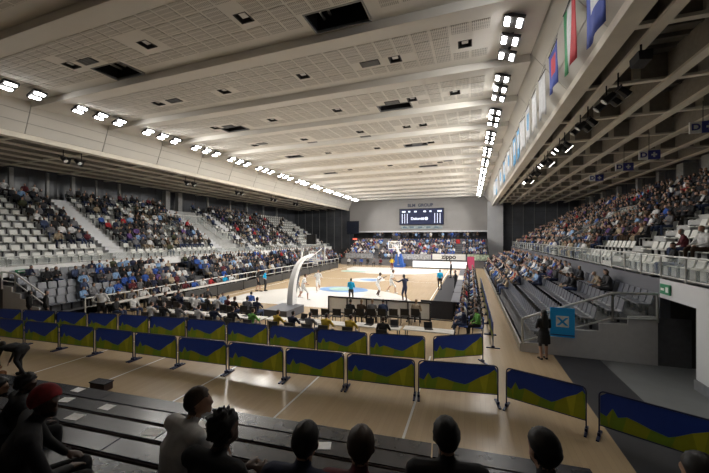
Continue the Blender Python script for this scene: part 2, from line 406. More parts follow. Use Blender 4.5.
# ---- far end wall
ew = MB().box(-23.9, 3.4, YF, YF + .4, 5.8, ZC).build('wall_end', M_WALLG); struct(ew, 'plain grey end wall carrying the scoreboard', 'wall')
MB().box(-23.6, 3.2, YF - .35, YF, 5.55, 5.85).build('ledge', M_WALLW, ew)
for a, b in ((-23.4, -14.2), (-14.1, -4.2), (-4.1, 2.9)): MB().box(a, b, YF - .05, YF, 6.4, 11.3).build('panel', M_WALLG, ew)
struct(MB().box(-24, 3.4, YF + 2.6, YF + 3, 0, 6).build('wall_end_lower', M_NIGHT), 'dark recess wall behind the far stand', 'wall')
def end_glass(name, x0, x1, label):
    g = MB().box(x0, x1, YF, YF + .3, 0, 12).build(name, M_NIGHT); struct(g, label, 'wall')
    n = int((x1 - x0) / 1.7); st = (x1 - x0) / n
    for i in range(n):
        for z in (2.2, 4.5, 6.8, 9.1):
            MB().box(x0 + i * st + .06, x0 + (i + 1) * st - .06, YF - .05, YF - .01, z, z + 2.2).build('pane', M_GLAZE, g)
        MB().box(x0 + i * st - .05, x0 + i * st + .05, YF - .12, YF, 2, 11.5).build('mullion', M_MULL, g)
    return g
end_glass('wall_end_left', -38, -24, 'dark glazed end wall of the left gallery')
end_glass('wall_end_right', 5.4, 17.6, 'dark glazed end wall of the right gallery')
pl = MB().box(3.0, 5.5, YF - 1.2, YF + .2, 0, 11).build('wall_pillar', M_WALLW); struct(pl, 'broad white pier at the far right corner', 'wall')
for z in (3, 5, 7, 9): MB().box(2.97, 5.53, YF - 1.24, YF - 1.2, z, z + 1.9).build('panel', M_WALLW, pl)

# ---- columns behind the galleries
def column(x, y, z0, wd, i, side):
    c = thing('gallery_column', '%s grey column behind the %s gallery seats, counted from the near end' % (ordn(i + 1), side), 'column', (x, y, z0), 0, '%s gallery columns' % side)
    MB().box(-wd, wd, -wd, wd, 0, 10.38 - z0).build('shaft', M_COLM, c); MB().box(-wd - .06, wd + .06, -wd - .06, wd + .06, 0, .12).build('base', M_COLM, c)
for i, (y, wd) in enumerate(((15.8, .14), (18.3, .1), (20.3, .14), (22.4, .07), (24.7, .1), (30.55, .3), (32.4, .3), (37.4, .12), (42.1, .12), (46.3, .12), (51, .12), (55.4, .12))): column(-36.3, y, 7.8, wd, i, 'left')
for i, (y, wd) in enumerate(((30.0, .45), (33.0, .45), (36.8, .2), (40.7, .2), (45.4, .2), (49.9, .2), (54.4, .2))): column(16.2, y, 8.6, wd, i, 'right')

# ================================================================== STANDS
def tiers(name, x0, s, z0, n, pitch, rise, y0, y1, m, label, zbase):
    st = MB().box(min(x0, x0 + s * .05), max(x0, x0 + s * .05), y0, y1, zbase, z0).build(name, m); struct(st, label, 'stand')
    for k in range(n):
        a, b = x0 + s * pitch * k, x0 + s * (pitch * n + .9)
        MB().box(min(a, b), max(a, b), y0, y1, z0 + rise * (k - 1) if k else zbase, z0 + rise * k).build('step', m, st)
    return st
P_, RS = .85, .50
GL = dict(x0=-25.7, s=-1, z0=2.75, n=11, pitch=P_, rise=RS); GR = dict(x0=6.35, s=1, z0=3.05, n=11, pitch=P_, rise=RS)
LL = dict(x0=-21.2, s=-1, z0=.35, n=5, pitch=.86, rise=.33); LR = dict(x0=1.95, s=1, z0=.35, n=5, pitch=.86, rise=.33)
gl_st = tiers('stand_upper_left', **GL, y0=4, y1=58, m=M_CONC, label='pale concrete tiers of the left upper gallery', zbase=2.2)
gr_st = tiers('stand_upper_right', **GR, y0=4, y1=58, m=M_CONC, label='pale concrete tiers of the right upper gallery', zbase=2.45)
ll_st = tiers('stand_lower_left', **LL, y0=10.8, y1=56, m=M_STEP, label='dark tiers of the left lower stand', zbase=0)
lr_st = tiers('stand_lower_right', **LR, y0=14.3, y1=56, m=M_STEP, label='dark tiers of the right lower stand', zbase=0)
# gallery front slabs
sl = MB().box(-26.4, -25.5, 4, 58, 2.17, 2.77).build('wall_gallery_left', M_WHITE); struct(sl, 'white slab edge under the left gallery rail', 'wall')
MB().box(-26.2, -26.0, 4, 58, 0, 2.2).build('under_wall', M_GREYP, sl)
wr = MB().box(6.3, 6.6, 4, 12.4, 0, 3.05).box(6.3, 6.6, 12.4, 14.35, 2.4, 3.05).build('wall_gallery_right', M_WALLW); struct(wr, 'white plastered gallery wall with a dark passage', 'wall')
MB().box(6.26, 6.3, 4, 12.4, 0, .3).box(6.26, 6.6, 12.4, 12.43, 0, .3).build('baseboard', mat('baseboard_grey', (.2, .21, .23), .6), wr)
wg = MB().box(6.3, 6.6, 14.35, 58, 0, 3.05).build('wall_gallery_dark', M_GREYP); struct(wg, 'slate grey parapet behind the right lower stand', 'wall')
MB().box(6.28, 6.34, 14.9, 58, 2.18, 2.3).build('white_ledge', M_WHITE, wg)
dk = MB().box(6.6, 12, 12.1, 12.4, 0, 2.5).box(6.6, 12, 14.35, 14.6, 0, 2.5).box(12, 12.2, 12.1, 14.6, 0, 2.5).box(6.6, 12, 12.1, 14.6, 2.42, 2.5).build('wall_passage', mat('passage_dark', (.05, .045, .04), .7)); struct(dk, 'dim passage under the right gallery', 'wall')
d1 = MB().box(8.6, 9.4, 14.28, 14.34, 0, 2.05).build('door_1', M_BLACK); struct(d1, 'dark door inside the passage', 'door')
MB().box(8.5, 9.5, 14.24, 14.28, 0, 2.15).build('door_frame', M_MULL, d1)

# ---- railings
def rail(name, pts, h, label, cat='railing', post=1.25, r=.028, glass=True, rm=None, mids=0, group=None):
    rm = rm or M_GALV
    t = thing(name, label, cat, pts[0], 0, group); o = Vector(pts[0])
    for a, b in zip(pts, pts[1:]):
        a = Vector(a) - o; b = Vector(b) - o; L = (b - a).length; n = max(1, round(L / post))
        MB().tube(a + Vector((0, 0, h)), b + Vector((0, 0, h)), r * 1.15).build('handrail', rm, t)
        for k in range(mids):
            z = h * (k + 1) / (mids + 1); MB().tube(a + Vector((0, 0, z)), b + Vector((0, 0, z)), r * .7).build('midrail', rm, t)
        for k in range(n + 1):
            p = a.lerp(b, k / n); MB().tube(p, p + Vector((0, 0, h)), r, 6).build('post', rm, t)
        if glass: MB().tube(a + Vector((0, 0, .1)), b + Vector((0, 0, .1)), r * .8).build('bottom_rail', rm, t)
        if glass:
            for k in range(n):
                p, q = a.lerp(b, (k + .06) / n), a.lerp(b, (k + .94) / n); up = Vector((0, 0, 1))
                MB().quad([p + up * .1, q + up * .1, q + up * (h - .06), p + up * (h - .06)]).build('pane', M_GLASS, t)
    return t
rail('gallery_railing', [(-25.6, 6, 2.77), (-25.6, 57, 2.77)], .58, 'long glazed steel railing along the left upper gallery front')
rail('gallery_railing', [(6.4, 6, 3.05), (6.4, 57, 3.05)], .8, 'long glazed steel railing along the right upper gallery front', post=1.4)
rail('stand_railing', [(-20.7, 12.2, 0), (-20.7, 50, 0)], 1.02, 'white two-bar railing along the left lower stand front', glass=False, rm=M_RAILW, mids=1, post=1.6, r=.035)
rail('stair_railing', [(-29.2, 24.2, 4.8), (-29.2, 25.9, 4.8), (-32.2, 25.9, 6.5)], .9, 'small railing round the left gallery entrance', post=1.2)
rail('vomitory_railing', [(-31.6, 25.6, 6.1), (-31.6, 32.4, 6.1)], 1.0, 'glazed white railing over the left gallery entrance', post=1.7, rm=M_RAILW)
rail('stair_railing', [(-28.2, 33.2, 4.2), (-28.2, 31.2, 4.2), (-31.6, 31.2, 6.2)], .9, 'white bent railing beside the middle stair of the left gallery', post=1.1, rm=M_RAILW)
rail('stair_railing', [(6.9, 30.6, 3.3), (11.0, 30.6, 5.75)], .9, 'sloping glazed railing up the stair in the right gallery', post=1.0, rm=M_GALV)
rail('platform_railing', [(11.0, 30.6, 5.75), (11.0, 28.0, 5.75)], 1.0, 'short platform railing at the right gallery stair head', post=.9)
# gallery stairs (flights laid over the tiers)
def stairs(g, y, wd, label):
    t = MB(); s = g['s']
    root = thing('stair_flight', label, 'stairs', (g['x0'], y, g['z0'] + .03))
    for k in range(g['n'] * 2 - 2):
        a = s * (.1 + k * g['pitch'] / 2); b = a + s * g['pitch'] / 2
        zt = (k + 1) * g['rise'] / 2
        MB().box(min(a, b), max(a, b), -wd, wd, max(0, zt - g['rise'] * .9), zt).build('step', M_WALLW if s < 0 else M_CONC, root)
AIS_L = [17.9, 29.0, 34.5, 45.0]; AIS_R = [19.5, 30.6, 41, 50]
for i, y in enumerate(AIS_L): stairs(GL, y, .55, 'pale stair flight up the left gallery, %s from the near end' % ordn(i + 1))
for i, y in enumerate(AIS_R): stairs(GR, y, .5, 'grey stair flight up the right gallery, %s from the near end' % ordn(i + 1))

# ---- stand end panels with stepped tops and their glazed railings
def end_panel(name, g, y, label, rlabel):
    s = g['s']; pts = [(g['x0'] - s * .05, 0)]
    for k in range(g['n']):
        z = g['z0'] + g['rise'] * k
        pts += [(g['x0'] + s * g['pitch'] * k - s * .05, z), (g['x0'] + s * g['pitch'] * (k + 1) - s * .05, z + .05)]
    pts.append((pts[-1][0], 0))
    e = MB().prism(pts, 1, y - .06, y - .01).build(name, M_STANDP); struct(e, label, 'wall')
    p0 = Vector((g['x0'], y - .1, g['z0'] - .03)); p1 = Vector((g['x0'] + s * g['pitch'] * (g['n'] - 1.6), y - .1, g['z0'] + g['rise'] * (g['n'] - 1.6)))
    p2 = Vector((g['x0'] + s * g['pitch'] * g['n'] - s * .08, y - .1, p1.z + .05))
    rail('stand_end_railing', [p0, p0.lerp(p1, .48), p1, p2], 1.0, rlabel, post=1.15, r=.042, rm=M_GALV if s > 0 else M_RAILW, mids=1 if s < 0 else 0, glass=s > 0)
end_panel('wall_stand_end_right', LR, 14.3, 'pale stepped end panel of the right lower stand', 'sloping glazed railing on the end of the right lower stand')
end_panel('wall_stand_end_left', LL, 10.8, 'grey stepped end panel of the left lower stand', 'sloping white railing on the end of the left lower stand')
kb = MB().box(1.86, 1.94, 14.3, 50, 0, .3).build('trim_1', M_GALV); struct(kb, 'metal kerb along the right lower stand', 'trim')

# ---- far stand
FS = []
fs = MB().box(-20.5, 2.8, 50.4, 50.5, 0, 1.0).build('stand_far', M_STEP); struct(fs, 'dark tiers of the far end stand', 'stand')
for k in range(9):
    y = 50.5 + .95 * k; MB().box(-20.5, 2.8, y, 66.4, .8 + .28 * (k - 1) if k else 0, .8 + .28 * k).build('step', M_STEP, fs)
MB().box(-20.5, 2.8, 61.2, 66.4, 3.0, 4.25).build('step', M_STEP, fs)

# ================================================================== SEATS
def seat_mesh(mt, wd, hb, tall):
    b = MB()
    prof = [(.44, .43), (.42, .46), (.08, .425), (.02, .47), (-.07, hb), (-.10, hb), (-.02, .40), (.10, .385), (.42, .41)]
    n = len(prof); xs = [(-wd, .95), (-wd * .82, 1), (wd * .82, 1), (wd, .95)]
    i0 = len(b.v)
    for x, q in xs:
        for (y, z) in prof: b.v.append((x, y if q == 1 else y * .93, z if q == 1 else .42 + (z - .42) * .9))
    for a in range(3):
        for k in range(n):
            j = (k + 1) % n; b.f.append((i0 + a * n + k, i0 + a * n + j, i0 + (a + 1) * n + j, i0 + (a + 1) * n + k)); b.m.append(0)
    b.f.append(tuple(range(i0 + n - 1, i0 - 1, -1))); b.m.append(0); b.f.append(tuple(range(i0 + 3 * n, i0 + 4 * n))); b.m.append(0)
    b.box(-.03, .03, .02, .10, 0, .40, 1)
    return b.mesh('stand_seat', [mt, M_BLACKM])
SM_W = seat_mesh(M_SEATW, .20, .77, False); SM_D = seat_mesh(M_SEATD, .205, .86, True)
SEATS = {'w': [], 'd': []}          # (x, y, z, rz, label, group)
PEOPLE = []                          # (x, y, z, rz, where, row, idx)
def dens_gl(k, y):
    if y < 17.2:
        if k >= 8: return .75
        if y > 14.6 and k >= 2: return .85 if k < 8 else .7
        return .16 if (13.2 < y < 15.0 and k in (1, 2)) else .0
    if y < 34: return (.72 if 2 <= k <= 9 else .8) if k > 0 else .1
    if y < 45: return .86 if k > 0 else .35
    return .9 if y < 47 else .06
def dens_gr(k, y):
    if y < 13.6: return .3 if k > 5 else .0
    if y < 20: return .92 if k >= 5 else (.25 if k == 4 else .05)
    if y < 24: return .9 if k >= 2 else .08
    return .93
def dens_ll(k, y):
    if y < 12.6: return .22 if k > 2 else .0
    if y < 15.5: return .5
    return .93
def dens_lr(k, y):
    if y < 18.8: return .95 if (k == 4 and 17.3 < y < 18.8) else 0
    if y < 23: return .25 if k >= 3 else .02
    if y < 27: return .8 if k > 1 else .3
    return .92
def fill(g, y0, y1, kind, dens, aisles, where, step=.52, seatoff=.12, k1=None):
    s = g['s']; rz = -PI / 2 if s < 0 else PI / 2
    for k in range(g['n'] if k1 is None else k1):
        x = g['x0'] + s * (g['pitch'] * (k + 1) - seatoff); z = g['z0'] + g['rise'] * k; j = 0; q = 0
        y = y0
        while y < y1:
            if not any(abs(y - a) < .85 for a in aisles):
                j += 1; occ = R.random() < dens(k, y)
                SEATS[kind].append((x, y, z, rz, '%s stadium chair, %s from near end, %s row, %s' % ('white' if kind == 'w' else 'dark blue', ordn(j), ordn(k + 1), where), where))
                if occ:
                    q += 1; PEOPLE.append((x - s * .2, y + R.uniform(-.03, .03), z, rz + R.uniform(-.3, .3), where, k, q, j))
            y += step
fill(GL, 7.0, 56, 'w', dens_gl, AIS_L + [30.5, 31.8], 'left upper gallery', step=.64)
fill(GR, 9.5, 56, 'w', dens_gr, AIS_R, 'right upper gallery', step=.53)
fill(LL, 11.2, 54, 'd', dens_ll, [22, 36], 'left lower stand', step=.5)
fill(LR, 14.7, 54, 'd', dens_lr, [36], 'right lower stand', step=.48)
FSW = 'far end stand'
for k in range(9):
    j = q = 0; x = -20.2
    while x < 2.5:
        if not (abs(x + 14.6) < .6 or abs(x + 1.9) < .5):
            j += 1
            if R.random() < .93: q += 1; PEOPLE.append((x, 51.2 + .95 * k, .8 + .28 * k, PI + R.uniform(-.3, .3), FSW, k, q, j))
        x += .52
x = -18; q = 0
while x < 2.4:
    q += 1
    if R.random() < .7: PEOPLE.append((x, 62.6, 4.25, PI, 'raised platform under the end wall', 0, q, q))
    x += .55
GN = {'w': 'white gallery seats', 'd': 'dark lower stand seats'}
for kd, sm, nm in (('w', SM_W, 'white_stadium_chair'), ('d', SM_D, 'dark_stadium_chair')):
    ss = sorted(SEATS[kd], key=lambda q: (0 if in_frame(q[0], q[1], q[2] + .6, 4) else 1, (proj(q[0], q[1], q[2]) or (0, 0, 999))[2]))
    for (x, y, z, rz, lab, wh) in ss[:300]:
        o = link(nm, sm, None, (x, y, z), rz); tag(o, lab, 'seat', GN[kd])
    vv, ff, mi = [], [], []
    base_v = np.array([v.co[:] for v in sm.vertices]); base_f = [tuple(p.vertices) for p in sm.polygons]; base_m = [p.material_index for p in sm.polygons]
    off = 0
    for (x, y, z, rz, lab, wh) in ss[300:]:
        c, s_ = math.cos(rz), math.sin(rz)
        V = base_v @ np.array([[c, s_, 0], [-s_, c, 0], [0, 0, 1]]) + np.array([x, y, z]); vv.extend(map(tuple, V))
        ff.extend(tuple(i + off for i in f) for f in base_f); mi.extend(base_m); off += len(base_v)
    me = bpy.data.meshes.new('stadium_seating'); me.from_pydata(vv, [], ff)
    for mm in sm.materials: me.materials.append(mm)
    me.polygons.foreach_set('material_index', mi); me.update()
    o = link('stadium_seating', me); tag(o, 'distant rows of white gallery seats beyond the nearest ones' if kd == 'w' else 'distant rows of dark seats in the lower stands', 'seating', None, 'stuff')

# ================================================================== PEOPLE
V = Vector
def sit_pose(lean=0.0, arms='lap', head=(0, 0), legs=0.0):
    j = {}
    cl, sl_ = math.cos(lean), math.sin(lean)
    def up(h, b=0.0): return V((0, h * sl_ + b * cl, .53 + h * cl - b * sl_))
    j['pel'] = V((0, 0, .53)); j['belly'] = up(.18); j['chest'] = up(.36, -.02); j['neck'] = up(.53, -.01); j['head'] = up(.69, .035)
    for s, n in ((-1, 'L'), (1, 'R')):
        sh = up(.47, -.01); j['sh' + n] = V((s * .185, sh.y, sh.z))
        if arms == 'lap': e, w_, h = V((s * .25, sh.y + .10, .74)), V((s * .13, .33, .66)), V((s * .08, .41, .64))
        elif arms == 'knees': e, w_, h = V((s * .24, .32, .66)), V((s * .09, .50, .70)), V((s * .05, .56, .74))
        elif arms == 'crossed': e, w_, h = V((s * .25, sh.y + .10, .76)), V((-s * .03, sh.y + .26, .80)), V((-s * .12, sh.y + .24, .83))
        elif arms == 'clap': e, w_, h = V((s * .25, sh.y + .15, .78)), V((s * .07, sh.y + .33, .96)), V((s * .03, sh.y + .36, 1.04))
        elif arms == 'chin':
            if s > 0: e, w_, h = V((.20, .36, .70)), V((.10, sh.y + .24, .98)), V((.05, sh.y + .20, 1.06))
            else: e, w_, h = V((-.24, .30, .67)), V((-.02, .42, .66)), V((.06, .44, .66))
        elif arms == 'desk': e, w_, h = V((s * .27, sh.y + .16, .76)), V((s * .13, .42, .80)), V((s * .09, .50, .79))
        j['el' + n], j['wr' + n], j['ha' + n] = e, w_, h
        j['hip' + n] = V((s * .09, .02, .53)); j['kn' + n] = V((s * (.13 + legs), .45, .53)); j['an' + n] = V((s * (.13 + legs), .44, .10)); j['to' + n] = V((s * (.14 + legs), .62, .045))
    j['hd'] = head
    return j
def stand_pose(arms='side', stride=0.0, lean=0.0, head=(0, 0), crouch=0.0, spread=0.0):
    j = {}
    pz = .95 - crouch
    def up(h, b=0.0): return V((0, h * math.sin(lean) + b, pz + h * math.cos(lean)))
    j['pel'] = V((0, 0, pz)); j['belly'] = up(.18); j['chest'] = up(.36, -.01); j['neck'] = up(.53); j['head'] = up(.685, .03)
    for s, n in ((-1, 'L'), (1, 'R')):
        sh = up(.47); j['sh' + n] = V((s * .185, sh.y, sh.z)); S = j['sh' + n]
        if arms == 'side': e, w_ = S + V((s * .06, -.03, -.28)), S + V((s * .06, .04, -.53))
        elif arms == 'hips': e, w_ = S + V((s * .17, -.08, -.25)), S + V((-s * .02, .06, -.40))
        elif arms == 'folded': e, w_ = S + V((s * .06, .05, -.27)), S + V((-s * .20, .20, -.20))
        elif arms == 'wide': e, w_ = S + V((s * .24, .10, -.12)), S + V((s * .42, .28, -.02))
        elif arms == 'run': e, w_ = S + V((s * .08, -s * .16, -.24)), S + V((s * .04, -s * .02 + .18, -.32))
        elif arms == 'down': e, w_ = S + V((s * .03, .10, -.28)), S + V((-s * .05, .16, -.54))
        d = (w_ - e).normalized(); h = w_ + d * .1
        j['el' + n], j['wr' + n], j['ha' + n] = e, w_, h
        st = stride * s
        j['hip' + n] = V((s * .09, 0, pz)); j['an' + n] = V((s * (.10 + spread), st, .09 + (.12 if st < -.2 else 0)))
        mid = (j['hip' + n] + j['an' + n]) / 2; j['kn' + n] = mid + V((s * .02, .05 + crouch * .7 + abs(stride) * .15, .02)); j['to' + n] = j['an' + n] + V((s * .02, .18, -.05))
    j['hd'] = head
    return j
TAGS = ['skin', 'hair', 'shirt', 'forearm', 'thigh', 'shin', 'shoe']
def body_mesh(name, j, voxel=.03, faces=None, female=False, detail=False, hat=False, scale_w=1.0):
    mb = MB(); segs = []
    def limb(pts, rad, tg, side=V((1, 0, 0)), n=10):
        pts = [V(p) for p in pts]; i0 = len(mb.v)
        rings = []
        d0 = (pts[0] - pts[1]).normalized(); d1 = (pts[-1] - pts[-2]).normalized()
        P = [pts[0] + d0 * min(rad[0]) * .75] + pts + [pts[-1] + d1 * min(rad[-1]) * .75]
        Rr = [(rad[0][0] * .55, rad[0][1] * .55)] + list(rad) + [(rad[-1][0] * .55, rad[-1][1] * .55)]
        for k, p in enumerate(P):
            d = (P[min(k + 1, len(P) - 1)] - P[max(k - 1, 0)]).normalized()
            x = (side - d * side.dot(d))
            if x.length < .05: x = V((0, 1, 0)) - d * d.y
            x.normalize(); y = d.cross(x)
            for q in range(n):
                t = 2 * PI * q / n; mb.v.append(tuple(p + x * Rr[k][0] * math.cos(t) + y * Rr[k][1] * math.sin(t)))
        for k in range(len(P) - 1):
            for q in range(n):
                r_ = (q + 1) % n; mb.f.append((i0 + k * n + q, i0 + k * n + r_, i0 + (k + 1) * n + r_, i0 + (k + 1) * n + q)); mb.m.append(0)
        mb.f.append(tuple(i0 + q for q in range(n - 1, -1, -1))); mb.m.append(0)
        e = i0 + (len(P) - 1) * n; mb.f.append(tuple(e + q for q in range(n))); mb.m.append(0)
        for a, b, ra, rb in zip(pts, pts[1:], rad, rad[1:]): segs.append((np.array(a), np.array(b), (sum(ra) + sum(rb)) / 4, tg))
    W = scale_w
    limb([j['pel'] - V((0, 0, .04)), j['pel'] + V((0, 0, .03))], [(.165 * W, .12), (.165 * W, .125)], 4)
    limb([j['pel'] + V((0, 0, .05)), j['belly'], j['chest'], (j['chest'] + j['neck'] * 2) / 3], [(.155 * W, .12), (.15 * W, .115), (.185 * W, .125), (.13 * W, .085)], 2)
    limb([j['shL'], j['shR']], [(.07, .075), (.07, .075)], 2, V((0, 0, 1)))
    limb([(j['shL'] + j['neck']) / 2 - V((0, 0, .02)), (j['shR'] + j['neck']) / 2 - V((0, 0, .02))], [(.06, .07), (.06, .07)], 2, V((0, 0, 1)))
    hd = j['head']; yaw, pit = j['hd']; Mh = Matrix.Translation(hd) @ Matrix.Rotation(yaw, 4, 'Z') @ Matrix.Rotation(-pit, 4, 'X')
    limb([j['neck'] - V((0, 0, .03)), hd - V((0, .02, .07))], [(.058, .06), (.052, .055)], 0)
    def hball(c, r, n=12):
        i = len(mb.v); mb.ball(c, r, n)
        for k in range(i, len(mb.v)): mb.v[k] = tuple(Mh @ V(mb.v[k]))
    hball((0, -.005, .02), (.078, .098, .105)); hball((0, .03, -.055), (.055, .062, .062))
    if detail:
        hball((0, .096, -.012), (.014, .022, .026), 8); hball((0, .086, .018), (.05, .02, .012), 8); hball((0, .085, -.06), (.026, .018, .012), 8); hball((0, .075, -.098), (.03, .022, .018), 8)
        for s in (-1, 1): hball((s * .080, -.005, -.005), (.012, .022, .034), 8)
    for s, n in ((-1, 'L'), (1, 'R')):
        limb([j['sh' + n], j['el' + n]], [(.058, .06), (.045, .047)], 2, V((0, 1, 0)))
        limb([j['el' + n], j['wr' + n]], [(.044, .046), (.030, .034)], 3, V((0, 1, 0)))
        d = (j['ha' + n] - j['wr' + n]).normalized()
        if not detail: limb([j['wr' + n], j['ha' + n]], [(.032, .03), (.042, .026)], 0, V((0, 1, 0)))
        else:
            sd = V((0, 0, 1)).cross(d); sd = sd.normalized() if sd.length > .1 else V((0, 1, 0)); nn = d.cross(sd)
            w0 = j['wr' + n]; limb([w0, w0 + d * .075], [(.032, .022), (.042, .018)], 0, sd)
            for q, (o, L) in enumerate(((-.033, .062), (-.011, .075), (.011, .07), (.033, .055))):
                b = w0 + d * .075 + sd * o; limb([b, b + d * L * .55 - nn * .006, b + d * L * .9 - nn * .022], [(.0095, .0095), (.009, .009), (.008, .008)], 0, sd, 8)
            b = w0 + d * .03 + sd * s * .035; limb([b, b + d * .03 + sd * s * .025, b + d * .06 + sd * s * .03], [(.012, .012), (.011, .011), (.009, .009)], 0, sd, 8)
        limb([j['hip' + n], j['kn' + n]], [(.092, .095), (.062, .065)], 4)
        k2 = j['kn' + n].lerp(j['an' + n], .35)
        limb([j['kn' + n], k2, j['an' + n]], [(.06, .062), (.056, .060), (.040, .042)], 5)
        limb([j['an' + n] - V((0, .03, .03)), j['to' + n]], [(.045, .05), (.045, .035)], 6)
    me = mb.mesh(name + '_cage', M_BLACK)
    o = bpy.data.objects.new('cage', me); COL.objects.link(o)
    r = o.modifiers.new('r', 'REMESH'); r.mode = 'VOXEL'; r.voxel_size = voxel; r.use_smooth_shade = True
    sm = o.modifiers.new('s', 'SMOOTH'); sm.iterations = 2 if voxel > .02 else 4; sm.factor = .5
    if faces:
        bpy.context.view_layer.update()
        n0 = len(o.evaluated_get(bpy.context.evaluated_depsgraph_get()).data.polygons) * 2
        dc = o.modifiers.new('d', 'DECIMATE'); dc.ratio = min(1, faces / n0)
    bpy.context.view_layer.update()
    out = bpy.data.meshes.new_from_object(o.evaluated_get(bpy.context.evaluated_depsgraph_get()))
    out.name = name; bpy.data.objects.remove(o); bpy.data.meshes.remove(me)
    nf = len(out.polygons); C = np.empty(nf * 3); out.polygons.foreach_get('center', C); C = C.reshape(-1, 3)
    best = np.full(nf, 1e9); idx = np.zeros(nf, int)
    for a, b, r_, tg in segs:
        ab = b - a; t = np.clip(((C - a) @ ab) / (ab @ ab), 0, 1); d = np.linalg.norm(C - (a + t[:, None] * ab), axis=1) / r_
        k = d < best; best[k] = d[k]; idx[k] = tg
    inv = np.array(Mh.inverted()); L = C @ inv[:3, :3].T + inv[:3, 3]
    hm = (np.abs(L[:, 0]) < .105) & (np.abs(L[:, 1]) < .14) & (L[:, 2] > -.125) & (L[:, 2] < .16) & (best > .0)
    hm &= np.linalg.norm(L / np.array([.11, .13, .15]), axis=1) < 1.15
    hm &= (idx == 0) | (L[:, 2] > -.07)
    idx[hm] = 0
    if female: hr = hm & ((L[:, 2] > .045) | (L[:, 1] < .03))
    else: hr = hm & ((L[:, 2] > .055) | ((L[:, 1] < -.01) & (L[:, 2] > -.06)))
    idx[hr] = 1
    for _ in TAGS: out.materials.append(M_BLACK)
    out.polygons.foreach_set('material_index', idx.astype(np.int32)); out.polygons.foreach_set('use_smooth', [True] * nf); out.update()
    return out
CL = {'black': (.012, .012, .014), 'charcoal': (.035, .035, .04), 'navy': (.012, .018, .05), 'grey': (.16, .16, .17), 'white': (.62, .62, .62), 'blue': (.03, .09, .36), 'maroon': (.10, .012, .02), 'olive': (.05, .055, .025), 'sky-blue': (.22, .36, .58), 'beige': (.36, .29, .20), 'red': (.38, .02, .025), 'yellow': (.50, .34, .02), 'green': (.12, .35, .06), 'purple': (.10, .05, .18), 'cyan': (.0, .34, .62), 'denim': (.04, .06, .13), 'brown': (.06, .035, .02), 'orange': (.5, .12, .02), 'pink': (.5, .12, .2)}
for k_, c_ in CL.items(): mat('cloth_' + k_, c_, .85, var=.15, scale=12)
SKINS = [mat('skin_light', (.42, .25, .18), .55, var=.05), mat('skin_tan', (.40, .23, .15), .55, var=.05), mat('skin_deep', (.07, .035, .022), .5, var=.05)]
HAIRS = [mat('hair_black', (.012, .010, .009), .55, var=.3, scale=40), mat('hair_brown', (.05, .028, .015), .55, var=.3, scale=40), mat('hair_fair', (.22, .14, .07), .6, var=.3, scale=40), mat('hair_grey', (.25, .24, .23), .6, var=.2, scale=40)]
def cloth(c): return MATS['cloth_' + c]
def dress(o, skin, hair, shirt, trousers, forearm=None, shin=None, shoe=None):
    ms = [skin, hair, cloth(shirt), forearm or cloth(shirt), cloth(trousers), shin or cloth(trousers), shoe or cloth('black')]
    for sl_, mm in zip(o.material_slots, ms): sl_.link = 'OBJECT'; sl_.material = mm
POSES = {'lap': sit_pose(.05), 'lean': sit_pose(.42, 'knees', (0, -.25)), 'cross': sit_pose(-.04, 'crossed', (.4, 0)), 'clap': sit_pose(.1, 'clap', (-.3, 0), .03), 'lapw': sit_pose(.12, 'lap', (.5, -.1), .02)}
HI = {k: body_mesh('seated_body', p, .028, None, female=(k == 'lapw')) for k, p in POSES.items()}
LO = {k: body_mesh('seated_body', p, .05, 150, female=(k == 'lapw')) for k, p in POSES.items()}
SHIRTS = ['black'] * 12 + ['charcoal'] * 4 + ['navy'] * 4 + ['grey'] * 4 + ['white'] * 3 + ['blue', 'denim', 'maroon', 'brown', 'olive', 'sky-blue', 'beige', 'red', 'purple', 'black', 'charcoal']
SHIRTS_BRIGHT = ['white'] * 8 + ['grey'] * 7 + ['blue'] * 4 + ['sky-blue'] * 3 + ['black'] * 10 + ['navy'] * 7 + ['charcoal'] * 7 + ['denim'] * 4 + ['red', 'maroon', 'beige', 'beige', 'brown', 'purple', 'olive']
TR = ['black', 'charcoal', 'denim', 'denim', 'navy', 'brown', 'beige']
N_SPECIAL = 134
def pdepth(q):
    p = proj(q[0], q[1], q[2] + 1.0)
    return p[2] if p else 999
PEOPLE = [q for q in PEOPLE if in_frame(q[0], q[1], q[2] + 1.0, 10)]
PEOPLE.sort(key=pdepth)
allm = [m for k, m in MATS.items() if k.startswith(('skin_', 'hair_', 'cloth_'))]; mi_of = {m.name: i for i, m in enumerate(allm)}
LOD = {}
for k, me in LO.items():
    LOD[k] = (np.array([v.co[:] for v in me.vertices]), [tuple(p.vertices) for p in me.polygons], np.array([p.material_index for p in me.polygons]))
SV, SF, SMI = [], [], []; soff = 0
